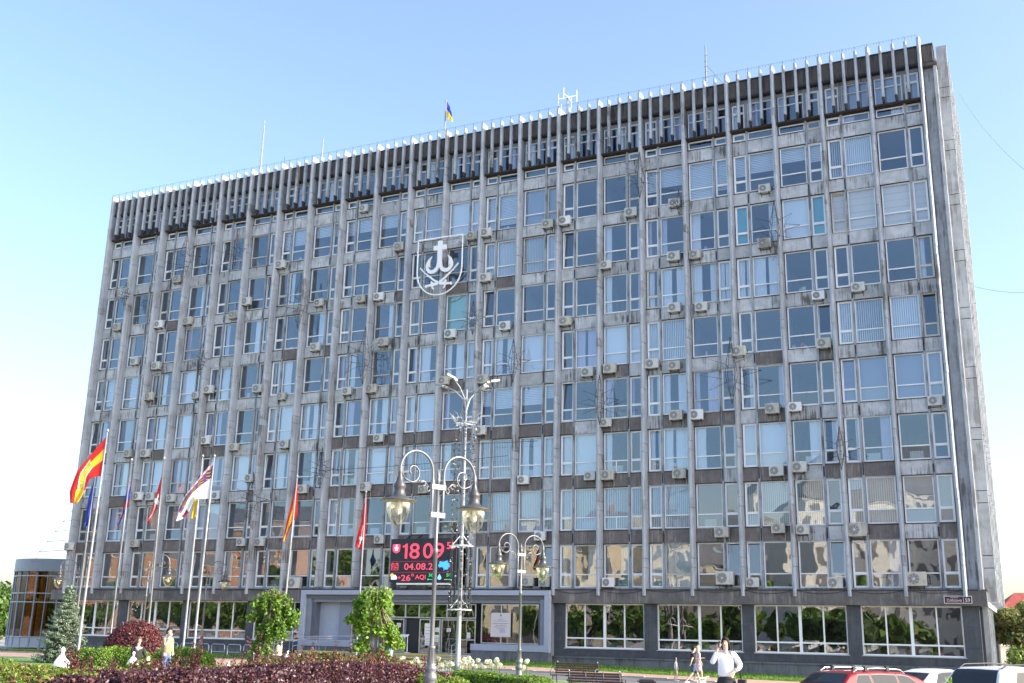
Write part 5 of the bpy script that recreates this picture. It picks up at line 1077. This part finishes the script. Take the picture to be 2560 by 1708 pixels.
    o = m.build('hair', t); o.modifiers.new('s', 'SOLIDIFY').thickness = .012
    if cap:
        m = MB(); n = 16; m.lathe([(.098, -.01), (.097, .04), (.07, .09), (.0, .105)], cap, (hc.x, hc.y, hc.z+.03), n); m.add([(hc.x-.07, hc.y+.08, hc.z+.035), (hc.x+.07, hc.y+.08, hc.z+.035), (hc.x+.05, hc.y+.17, hc.z+.02), (hc.x-.05, hc.y+.17, hc.z+.02)], [(0, 1, 2, 3)], 'toy_yellow' if False else cap); m.build('cap', t)
    return t, A, DZ
FA = math.atan2(RH[1], RH[0])          # yaw that turns local +x to the camera's right (figure then faces away)
face_cam = FA+PI
t, A, DZ = person(1813, 24.3, 1.70, face_cam-.35, 'woman in a loose white shirt and black skirt holding a phone to her ear', dict(elR=(.30, .10, 1.19), haR=(.13, .12, 1.56), elL=(-.33, .0, 1.16), haL=(-.17, .20, 1.00), lean=(0, 0)), 'shirt_white', 'cloth_black', wide=1.22, sleeve='long', legs='skirt', hair_len=.20, hem=.84, shoes='black')
m = MB(); m.box(.105, .13, .07, .15, 1.54, 1.68, 'black'); tag(m.build('phone', None), 'black phone held at the ear of the woman in white', 'phone'); o = bpy.data.objects['phone']; o.matrix_world = Matrix.Translation(t.location) @ Matrix.Rotation(t.rotation_euler.z, 4, 'Z') @ Matrix.Scale(1.70/1.75, 4)
m = MB(); m.tube([(-.12, .17, 1.46), (-.22, .19, 1.25), (-.30, .15, 1.02), (-.34, .06, .86)], .010, 'bag_black', 5); m.tube([(-.12, .17, 1.46), (-.16, .0, 1.50), (-.20, -.14, 1.40), (-.32, -.08, .9)], .010, 'bag_black', 5); m.box(-.42, -.26, -.14, .12, .58, .88, 'bag_black')
o = m.build('shoulder_bag'); o.matrix_world = Matrix.Translation(t.location) @ Matrix.Rotation(t.rotation_euler.z, 4, 'Z') @ Matrix.Scale(1.70/1.75, 4); tag(o, 'black shoulder bag on a thin strap carried by the woman in white', 'bag')
walk = FA-PI/2+.15     # facing the picture's right
person(1732, 53.3, 1.74, walk, 'man in black shirt and navy shorts striding to the right', dict(kneeL=(-.09, .22, .52), ankL=(-.09, .36, .12), kneeR=(.09, -.08, .52), ankR=(.09, -.42, .16), elL=(-.22, .14, 1.15), haL=(-.12, .30, 1.20), elR=(.25, -.14, 1.15), haR=(.26, -.22, .93), head=(0, .04)), 'cloth_black', 'shorts_navy', sleeve='short', legs='short', shoes='shoe_white', skin='skin_pale', wide=1.08)
person(1745, 54.9, 1.70, walk, 'fair haired woman in a pale dress walking behind the man in black', dict(elL=(-.2, .1, 1.14), haL=(-.1, .26, 1.18), kneeR=(.09, .12, .5), ankR=(.09, .12, .1), kneeL=(-.09, -.04, .5), ankL=(-.09, -.22, .12)), 'dress_pink', 'dress_pink', sleeve='short', legs='skirt', hair='hair_blond', skin='skin_pale', hair_len=.22, shoes='shoe_white', hem=.8)
person(1688.5, 55.2, 1.10, walk-.1, 'small child in white shirt, grey shorts and a cap on the pavement', dict(head=(0, .0), elL=(-.2, .06, 1.15), haL=(-.15, .2, 1.0), kneeR=(.09, .08, .5), ankR=(.09, .04, .1), kneeL=(-.09, 0, .5), ankL=(-.09, -.14, .12)), 'shirt_white', 'tan', sleeve='short', legs='short', hair='hair_dark', skin='skin_pale', shoes='shoe_white', cap='camo', wide=1.15)
person(420, 38.5, 1.78, face_cam+1.0, 'man in khaki T-shirt and blue jeans with a hand at his mouth', dict(elR=(.22, .14, 1.18), haR=(.05, .17, 1.52), elL=(-.23, -.02, 1.15), haL=(-.22, .05, .95), head=(0, .02), lean=(0, .02)), 'shirt_khaki', 'jeans', sleeve='short', hair='hair_dark', wide=1.12, skin='skin_pale')
person(346, 37.5, 1.62, face_cam+.6, 'woman in black with brown hair holding a hand to her face', dict(elR=(.22, .12, 1.15), haR=(.04, .15, 1.48), elL=(-.26, .05, 1.15), haL=(-.36, .16, 1.0), lean=(0, .07), head=(0, .05)), 'cloth_black', 'cloth_black', sleeve='long', hair='hair_brown', hair_len=.2, skin='skin_pale', wide=1.1, z=-.18)
person(697, 43, 1.66, FA+.1, 'blond woman with long hair seen from behind, seated beyond the hedge', dict(kneeL=(-.12, .42, .86), kneeR=(.12, .42, .86), ankL=(-.12, .46, .5), ankR=(.12, .46, .5)), 'dress_pink', 'jeans', sleeve='short', hair='hair_blond', hair_len=.50, skin='skin_pale', seated=True, wide=.95)
person(974, 47, 1.74, FA-.5, 'man in camouflage shirt and shorts half hidden by the right weeping tree', dict(elL=(-.30, .1, 1.18), haL=(-.36, .2, 1.0), elR=(.26, .0, 1.2), haR=(.28, .18, 1.36), lean=(0, .1)), 'shirt_grey', 'camo', sleeve='short', legs='short', hair='hair_dark', skin='skin_pale')
# dog
def dog(px, hd, yaw, label):
    b = ground_at(px, hd); t = empty('dog', b, yaw, label, 'dog'); t.scale = (.62, .62, .62); s = 1
    V = [(-.30, 0, .42), (-.12, 0, .40), (.10, 0, .40), (.26, 0, .43), (.38, 0, .50), (.48, 0, .545), (.60, 0, .51), (-.42, 0, .46), (-.55, 0, .52)]; E_ = [(0, 1), (1, 2), (2, 3), (3, 4), (4, 5), (5, 6), (0, 7), (7, 8)]; R_ = [(.085, .09), (.075, .075), (.095, .10), (.095, .11), .065, .07, .035, .03, .018]
    def leg(par, pts):
        pr_ = par
        for (p, r) in pts: V.append(p); R_.append(r); E_.append((pr_, len(V)-1)); pr_ = len(V)-1
    for s_, sh_ in ((-1, .06), (1, -.10)):
        leg(3, [((.24, s_*.07, .33), .045), ((.22+sh_, s_*.07, .18), .026), ((.24+sh_*1.6, s_*.07, .04), .022), ((.28+sh_*1.6, s_*.07, .02), .022)])
        leg(0, [((-.28, s_*.07, .32), .058), ((-.22-sh_, s_*.07, .24), .036), ((-.33-sh_, s_*.07, .13), .022), ((-.30-sh_*1.2, s_*.07, .03), .02), ((-.26-sh_*1.2, s_*.07, .02), .02)])
    skinned('body', V, E_, R_, 'fur', t)
    m = MB(); ellip(m, (.645, 0, .505), (.016, .018, .014), 'black', 8)
    for s_ in (-1, 1): ellip(m, (.55, s_*.045, .56), (.01, .006, .008), 'eye', 6)
    m.build('face', t)
    for s_ in (-1, 1): m = MB(); ellip(m, (.46, s_*.075, .54), (.03, .012, .05), 'fur', 8); m.build('ear', t)
dog(1752, 54.3, FA+.1, 'small cream coloured dog trotting to the right beside the walking family')
# ================================================================ STREET FURNITURE
def bench(px, hd, yaw, label, front=True):
    b = ground_at(px, hd); t = empty('park_bench', b, yaw, label, 'bench', 'slatted park benches'); L = .92
    m = MB()
    for i in range(5): z = .50+i*.085; y = -.22-.02*i*1.1; m.box(-L, L, y-.012, y+.016, z, z+.068, 'bench_wood')
    m.build('backrest', t); m = MB()
    for i in range(5): m.box(-L, L, -.19+i*.09, -.19+i*.09+.075, .425, .45, 'bench_wood')
    m.build('seat', t)
    for x in (-.86, -.30, .30, .86):
        m = MB(); m.tube([(x, .22, .41), (x, -.21, .41), (x, -.25, .50), (x, -.345, .93)], .018, 'iron', 6)
        if abs(x) > .5: m.tube([(x, .26, 0), (x, .22, .22), (x, .23, .42)], .022, 'iron', 6); m.tube([(x, -.36, 0), (x, -.25, .22), (x, -.21, .42)], .022, 'iron', 6); m.lathe([(0, 0), (.028, .01), (.02, .05), (0, .06)], 'bright_steel', (x, -.35, .93), 8)
        m.build('leg' if abs(x) > .5 else 'support', t)
    for x in (-.94, .94): m = MB(); m.tube([(x, -.29, .62), (x, -.15, .70), (x, .10, .70), (x, .25, .60), (x, .27, .50), (x, .23, .42)], .024, 'iron', 6); m.build('armrest', t)
bench(1492, 38, FA*.0+.12+PI*0, 'nearer dark slatted bench seen from behind')
bench(697, 43.2, FA+.1, 'slatted bench on which the blond woman sits, hidden by the hedge')
bench(1437, 46, PI+.05, 'farther dark slatted bench partly hidden by the nearer one')
b = ground_at(1618, 37.5); t = empty('litter_bin', b, .15, 'dark square litter bin with a lid beside the benches', 'litter bin')
m = MB(); m.box(-.26, .26, -.2, .2, .05, .72, 'bin'); o = m.build('box', t); bv = o.modifiers.new('b', 'BEVEL'); bv.width = .02
m = MB(); m.box(-.31, .31, -.25, .25, .72, .76, 'bin'); m.box(-.24, .24, -.18, .18, .76, .80, 'bin'); m.build('lid', t)
m = MB(); m.box(-.02, .2, -.215, -.205, .3, .68, 'grey_steel'); m.box(.06, .16, -.222, -.214, .42, .64, 'black'); m.build('plaque', t)
b = Vector((9.3, -2.2, 0)); t = empty('bicycle_rack', (9.3, -2.4, G(9.3, -2.4)), 0, 'row of grey steel hoops for bicycles along the left ground floor wall', 'bicycle rack')
for i in range(9): m = MB(); x = i*1.3; m.tube([(x, 0, 0), (x, 0, .72), (x+.1, 0, .82), (x+.95, 0, .82), (x+1.05, 0, .72), (x+1.05, 0, 0)], .03, 'bright_steel', 8); m.tube([(x, 0, .35), (x+1.05, 0, .35)], .015, 'bright_steel', 6); m.build('hoop', t)
# low red kerb wall of the flower bed
m = MB(); a, b_ = at(300, 1640, 40), at(610, 1640, 42)
d = (b_-a); n = 14
for i in range(n): p = a+d*(i/n); q_ = a+d*((i+1)/n-.002); z = G(p.x, p.y); m.add([(p.x, p.y, z), (q_.x, q_.y, z), (q_.x, q_.y, z+.36), (p.x, p.y, z+.36), (p.x, p.y+.3, z), (q_.x, q_.y+.3, z), (q_.x, q_.y+.3, z+.36), (p.x, p.y+.3, z+.36)], [(0, 1, 2, 3), (3, 2, 6, 7), (4, 5, 6, 7), (0, 3, 7, 4), (1, 2, 6, 5)], 'paving')
tag(m.build('bed_wall'), 'low salmon coloured stone edging behind the man in khaki', 'low wall')
# ================================================================ CARS
def car(px, hd, yaw, prof, zw, Lh, wb, wt, paint, label, sidew, rearx, rails=None, bars=False, z=None, tail='low', frontx=None, cat='car'):
    """prof: roof profile (x,z) back to front over the waist; sidew: side window x ranges at waist/roof"""
    b = ground_at(px, hd); t = empty('parked_car', b, yaw, label, cat, 'cars parked by the building')
    xs_ = [p[0] for p in prof]; zs_ = [p[1] for p in prof]
    def rz(x): return float(np.interp(x, xs_, zs_))
    def S(x, s, sd, off=0):
        zr = rz(x); h_ = max(zr-zw, .004)
        wz = lambda z_: wb+(wt-wb)*min(1, max(0, (z_-zw)/(max(zs_)-zw)))
        if s <= .6: z_ = zw+h_*.86*s/.6; y_ = wz(z_); nx = (0, 1, .3)
        elif s <= .8: a = (s-.6)/.2*PI/2; z_ = zw+h_*(.86+.12*math.sin(a)); y_ = wz(z_)-(.10*(1-math.cos(a))); nx = (0, math.cos(a), math.sin(a))
        else: u = (s-.8)/.2; z_ = zw+h_*(.98+.02*math.sin(u*PI/2)); y_ = (wz(zw+h_)-.10)*(1-u); nx = (0, 0, 1)
        dzdx = (rz(x+.03)-rz(x-.03))/.06; n_ = Vector((-dzdx*(1 if s > .6 else 0), nx[1], max(nx[2], .05))).normalized()
        return Vector((x, y_*sd, z_))+Vector((n_.x, n_.y*sd, n_.z))*off
    def patch(mb, xa, xb, s0, s1, sd, off, mt, nx=8, ns=5, xa1=None, xb1=None):
        xa1 = xa if xa1 is None else xa1; xb1 = xb if xb1 is None else xb1; vs = []
        for i in range(nx+1):
            for j in range(ns+1):
                v_ = j/ns; xl, xr = xa+(xa1-xa)*v_, xb+(xb1-xb)*v_; vs.append(S(xl+(xr-xl)*i/nx, s0+(s1-s0)*v_, sd, off))
        mb.add(vs, [(i*(ns+1)+j, i*(ns+1)+j+1, (i+1)*(ns+1)+j+1, (i+1)*(ns+1)+j) for i in range(nx) for j in range(ns)], mt, True)
    m = MB()
    for sd in (1, -1): patch(m, xs_[0], xs_[-1], 0, 1, sd, 0, paint, 60, 20)
    # lower body
    L0, L1 = -Lh, Lh; st = [(L0, .78, .30, zw-.10), (L0+.12, .93, .22, zw-.02), (L0+.5, 1, .20, zw), (-.2, 1, .20, zw+.005), (xs_[-1]-.1, 1, .20, zw), (L1-.7, .98, .20, zw-.08), (L1-.25, .92, .22, zw-.16), (L1, .72, .32, zw-.30)]
    vs = []; n = 12
    for (x, f, z0_, z1_) in st:
        for k in range(n):
            a = 2*PI*k/n; cx = math.copysign(abs(math.cos(a))**.35, math.cos(a)); cz = math.copysign(abs(math.sin(a))**.35, math.sin(a)); vs.append((x, wb*1.0*f*cx*(1.0 if cz < .5 else .99), (z0_+z1_)/2+(z1_-z0_)/2*cz))
    m.add(vs, [(i*n+k, i*n+(k+1) % n, (i+1)*n+(k+1) % n, (i+1)*n+k) for i in range(len(st)-1) for k in range(n)]+[tuple(range(n)), tuple(range((len(st)-1)*n, len(st)*n))], paint, True); m.build('body', t)
    for sd in (1, -1):
        for (xa, xb, xa1, xb1) in sidew: 
            mm_ = MB(); patch(mm_, xa-.02, xb+.02, .05, .60, sd, .003, 'black', 6, 5, xa1-.02, xb1+.02); patch(mm_, xa, xb, .09, .56, sd, .007, 'window_tint', 6, 5, xa1, xb1); mm_.build('side_window', t)
    m = MB()
    for sd in (1, -1): patch(m, rearx[0], rearx[1], .80, 1, sd, .007, 'window_tint', 6, 6); patch(m, rearx[0]-.02, rearx[1]+.02, .79, 1, sd, .002, 'black', 6, 6)
    m.build('rear_window', t); fx = frontx; m = MB()
    for sd in (1, -1): patch(m, fx[0], fx[1], .80, 1, sd, .007, 'window_tint', 6, 6)
    m.build('windscreen', t)
    if rails:
        for sd in (1, -1):
            m = MB(); x0, x1 = rails[0], rails[1]; y_ = (wt-.06)*sd; P_ = [Vector((x0+(x1-x0)*i/12, y_, rz(x0+(x1-x0)*i/12)+(.055 if 0 < i < 12 else -.01))) for i in range(13)]; m.tube(P_, .020, rails[2], 6); m.build('roof_rail', t)
    if bars:
        for x in (rails[0]+.45, rails[0]+1.25): m = MB(); m.box(x-.035, x+.035, -wt*.96, wt*.96, rz(x)+.09, rz(x)+.115, 'bright_steel'); m.box(x-.05, x+.05, -wt*.97, -wt*.97+.09, rz(x)-.0, rz(x)+.12, 'black'); m.box(x-.05, x+.05, wt*.97-.09, wt*.97, rz(x)-.0, rz(x)+.12, 'black'); m.build('cross_bar', t)
    for (x) in (-Lh*.60, Lh*.62):
        for sd in (1, -1):
            m = MB(); M_ = Matrix.Translation((x, sd*(wb-.08), .33)) @ Matrix.Rotation(PI/2, 4, 'X'); tmp = MB(); tmp.lathe([(.0, -.1), (.2, -.1), (.31, -.09), (.33, -.05), (.33, .05), (.31, .09), (.2, .1), (.0, .1)], 'tyre', n=24); m.add([M_ @ Vector(v_) for v_ in tmp.v], tmp.f, 'tyre', True); w_ = m.build('wheel', t)
            m = MB(); tmp = MB(); tmp.lathe([(.0, .0), (.06, .02), (.2, .0), (.205, .02)], 'rim', n=20); M2 = Matrix.Translation((x, sd*(wb+.022), .33)) @ Matrix.Rotation(-PI/2*sd, 4, 'X'); m.add([M2 @ Vector(v_) for v_ in tmp.v], tmp.f, 'rim', True); m.build('rim', w_)
    for sd in (1, -1):
        m = MB(); ellip(m, (L0+.10, sd*wb*.80, zw-.20), (.06, .16, .10), 'tail_red'); m.build('tail_light', t); m = MB(); ellip(m, (L1-.12, sd*wb*.72, zw-.33), (.10, .18, .08), 'head_glass'); m.build('headlight', t)
        m = MB(); ellip(m, (xs_[-1]-.55, sd*(wb+.10), zw+.06), (.07, .11, .07), paint); m.build('wing_mirror', t)
    m = MB(); m.box(L0-.03, L0+.02, -.26, .26, .60, .72, 'plate'); m.build('number_plate', t)
    return t
cy_ = FA+.50
car(2186, 31.2, cy_, [(-2.18, .98), (-2.05, 1.12), (-1.72, 1.37), (-1.45, 1.44), (-.6, 1.465), (.2, 1.44), (.75, 1.32), (1.35, 1.02), (1.5, .95)], .93, 2.3, .88, .66, 'car_red', 'dark red estate car with silver roof rails and two cross bars', [(-1.72, -1.02, -1.45, -1.05), (-.94, -.05, -.96, -.08), (.03, 1.05, .0, .42)], (-2.03, -1.66), (-1.5, .4, 'bright_steel'), True, frontx=(.55, 1.25))
car(2335, 38.0, cy_, [(-1.75, .92), (-1.55, 1.0), (-1.0, 1.30), (-.5, 1.41), (.0, 1.43), (.5, 1.37), (1.3, .98), (1.5, .9)], .88, 2.25, .86, .60, 'car_white', 'white saloon with a tinted sloping rear window between the red and white off-road cars', [(-1.05, -.05, -.72, -.06), (.03, .95, .02, .45)], (-1.52, -1.02), None, False, frontx=(.6, 1.2))
car(2562, 28.5, cy_-.06, [(-2.12, 1.02), (-2.05, 1.16), (-1.80, 1.52), (-1.6, 1.60), (-.6, 1.63), (.1, 1.60), (.55, 1.48), (1.15, 1.08), (1.3, 1.0)], .98, 2.15, .91, .70, 'car_white', 'white off-road car with black roof rails nearest the willow at the right edge', [(-1.50, -1.0, -1.25, -.98), (-.85, -.02, -.86, -.04), (.06, .95, .04, .42)], (-2.04, -1.74), (-1.65, .4, 'black'), False, frontx=(.5, 1.1))
# ================================================================ PAVILION AND FAR BUILDINGS
c0 = at(150, 1600, 92); Rv = 4.0; zg = G(c0.x, c0.y); zt_ = at(45, 1399, 90).z; zb_ = at(45, 1430, 90).z; z1_ = at(20, 1612, 89).z
pv = empty('glass_pavilion', (c0.x, c0.y, zg), 0, 'round bronze glass pavilion with a pale metal roof band at the left end', 'pavilion')
def ring(mb, r, z0, z1, mt, n=40): vs = [(r*math.cos(2*PI*k/n), r*math.sin(2*PI*k/n), z) for z in (z0, z1) for k in range(n)]; mb.add(vs, [(k, (k+1) % n, (k+1) % n+n, k+n) for k in range(n)], mt, True)
zt_ -= zg; zb_ -= zg; z1_ = .35
m = MB(); ring(m, Rv+.12, zb_, zt_, 'roof_metal', 64); m.lathe([(Rv+.12, zt_), (0, zt_+.05)], 'roof_metal', n=40); m.lathe([(Rv+.12, zb_), (Rv-.3, zb_)], 'roof_metal', n=40); m.build('roof_band', pv)
m = MB(); n = 28
for k in range(n):
    a0, a1 = 2*PI*k/n, 2*PI*(k+1)/n
    m.quad((Rv*math.cos(a0), Rv*math.sin(a0), .9), (Rv*math.cos(a1), Rv*math.sin(a1), .9), (Rv*math.cos(a1), Rv*math.sin(a1), zb_), (Rv*math.cos(a0), Rv*math.sin(a0), zb_), 'bronze_pane')
m.build('glazing', pv); m = MB()
for k in range(n): a0 = 2*PI*k/n; x, y = (Rv+.02)*math.cos(a0), (Rv+.02)*math.sin(a0); m.tube([(x, y, .2), (x, y, zb_)], .05 if k % 2 else .07, 'bright_steel', 6)
for zz in (.9, (zb_+.9)*.52, (zb_+.9)*.62, zb_-.35): m.tube([((Rv+.03)*math.cos(2*PI*k/n), (Rv+.03)*math.sin(2*PI*k/n), zz) for k in range(n+1)], .045, 'bright_steel', 6)
m.build('frame', pv); m = MB(); ring(m, Rv, .15, .9, 'white_panel', 28); m.build('base_panel', pv); m = MB(); g_ = random.Random(3)
for k in range(120): a0 = 2*PI*k/120; r0 = Rv-.35-.08*math.sin(k*1.3); r1 = Rv-.35-.08*math.sin((k+1)*1.3); a1 = 2*PI*(k+1)/120; (m.quad((r0*math.cos(a0), r0*math.sin(a0), .9), (r1*math.cos(a1), r1*math.sin(a1), .9), (r1*math.cos(a1), r1*math.sin(a1), zb_), (r0*math.cos(a0), r0*math.sin(a0), zb_), g_.choice(['gold_curtain', 'gold_curtain', 'black', 'gold_curtain'])))
m.build('curtain', pv)
m = MB(); q0 = Vector((-1.0, 1, 0)); 
for i in range(6): zz = 6.6+i*.75; m.tube([(-5.5+i*.7, 1, zz), (-2.2+i*.1, 1, zz+.1)], .02, 'grey_steel', 4); m.tube([(-5.5+i*.7, 1, zz), (-5.0+i*.7, 1, zz+.25), (-4.8+(i)*.7, 1, zz+.75)], .02, 'grey_steel', 4)
m.tube([(-.4, 1, 6.4), (-2.0, 1, 6.6)], .03, 'grey_steel', 4); tag(m.build('wire_ornament'), 'thin wire ornament frame fixed to the left end wall above the pavilion', 'wire ornament')
def house(name, x, y, w_, d_, h, rh, rot, wallm, roofm, label, rows=3, cols=6, cat='house', group=None, gable=False, z=0):
    t = empty(name, (x, y, z), rot, label, cat, group); m = MB(); m.box(-w_/2, w_/2, -d_/2, d_/2, 0, h, wallm); m.box(-w_/2-.15, w_/2+.15, -d_/2-.15, d_/2+.15, h*.5, h*.5+.25, 'wall_white'); m.build('wall', t)
    m = MB(); e = .5; vs = [(-w_/2-e, -d_/2-e, h), (w_/2+e, -d_/2-e, h), (w_/2+e, d_/2+e, h), (-w_/2-e, d_/2+e, h), (-w_/2+(0 if gable else d_/2), 0, h+rh), (w_/2-(0 if gable else d_/2), 0, h+rh)]; m.add(vs, [(0, 1, 5, 4), (2, 3, 4, 5), (1, 2, 5), (3, 0, 4), (3, 2, 1, 0)], roofm); m.box(-w_/2-.3, w_/2+.3, -d_/2-.3, d_/2+.3, h-.4, h-.05, 'wall_white'); rf = m.build('roof', t)
    m = MB(); m.box(-w_*.2, -w_*.2+.8, -.4, .4, h+rh*.4, h+rh+1, 'brick_orange'); m.build('chimney', rf)
    for sy in (-1, 1):
        for r in range(rows):
            for c_ in range(cols):
                xx = -w_/2+w_*(c_+.5)/cols; zz = h*(r+.45)/rows; ww = min(w_/cols*.22, .8); hh = h/rows*.26; yy = sy*(d_/2+.03)
                m = MB(); m.box(xx-ww-.12, xx+ww+.12, min(yy, yy-sy*.1), max(yy, yy-sy*.1), zz-hh-.12, zz+hh+.12, 'wall_white'); m.box(xx-ww, xx+ww, yy+sy*.005-.003, yy+sy*.005+.003, zz-hh, zz+hh, 'roof_grey'); m.build('window', t)
    return t
p = at(2545, 1540, 140); house('red_roof_house', p.x+8, p.y, 26, 9, p.z-1.5, 4.2, .3, 'wall_cream', 'roof_red', 'house with a red metal roof behind the willow on the right', 2, 5)
p = at(8, 1560, 190); house('white_house', p.x, p.y, 14, 9, 3.4, 3, .2, 'wall_white', 'roof_grey', 'small white house far off behind the trees at the left edge', 1, 4)
# the opposite side of the square, seen only as reflections in the panes
HS = [(10, -112, 30, 12, 17, 5, -.5, 'wall_cream', 'roof_grey', 'tall cream town house with a grey roof opposite the right bays'), (42, -108, 24, 12, 20, 6, -.5, 'wall_white', 'roof_grey', 'white town house with a steep grey roof opposite the right corner'), (-22, -128, 30, 14, 18, 4, -.5, 'wall_cream', 'roof_grey', 'cream house with grey roof opposite the clock'), (-88, -108, 40, 15, 16, 3, -.6, 'brick_orange', 'roof_grey', 'long orange brick block across the square on the left'), (-112, -142, 60, 15, 27, 4, -.6, 'wall_pink', 'roof_grey', 'pinkish tall block behind the brick block'), (72, -112, 30, 12, 22, 6, -.5, 'wall_cream', 'roof_grey', 'tall cream block opposite beyond the right corner')]
for hs_ in HS: house('town_house', *hs_, rows=4, cols=10, group='buildings on the far side of the square')
for i, (x, y, h) in enumerate(((-14, -92, 15), (-24, -96, 14), (-33, -90, 16), (-45, -95, 15), (-56, -98, 13), (2, -86, 8), (14, -84, 7.5), (26, -86, 7), (-68, -88, 8), (38, -84, 6.5), (46, -83, 6), (-80, -86, 7), (-94, -88, 7.5), (-108, -90, 8), (8, -80, 6), (20, -81, 6.5), (32, -79, 6), (44, -80, 6), (-20, -84, 7), (-34, -84, 7), (-46, -84, 8), (-58, -84, 7))): tree('plaza_tree', x, y, h, h*(.45 if h > 9 else .68), ['leaf_green', 'leaf_box'], f'leafy tree across the square, {["first","second","third","fourth","fifth","sixth","seventh","eighth","ninth","tenth","eleventh","twelfth","thirteenth","fourteenth","fifteenth","sixteenth","seventeenth","eighteenth","nineteenth","twentieth","twenty-first","twenty-second","twenty-third","twenty-fourth","twenty-fifth","twenty-sixth","twenty-seventh","twenty-eighth"][i]} in the row facing the building', 2200, .55, 50+i, group='trees across the square', low=1.5)
# overhead wires at the right
m = MB(); a, b_ = at(2395, 230, 120), at(2620, 470, 70); m.tube([a.lerp(b_, i/8)+Vector((0, 0, -1.2*4*(i/8)*(1-i/8))) for i in range(9)], .018, 'grey_steel', 4); tag(m.build('overhead_wire'), 'hair-thin overhead wire crossing the sky right of the building top', 'wire')
m = MB(); a, b_ = at(2400, 705, 100), at(2640, 728, 70); m.tube([a.lerp(b_, i/8)+Vector((0, 0, -.5*4*(i/8)*(1-i/8))) for i in range(9)], .018, 'grey_steel', 4); tag(m.build('overhead_wire'), 'hair-thin overhead wire crossing the sky at mid height right of the building', 'wire')
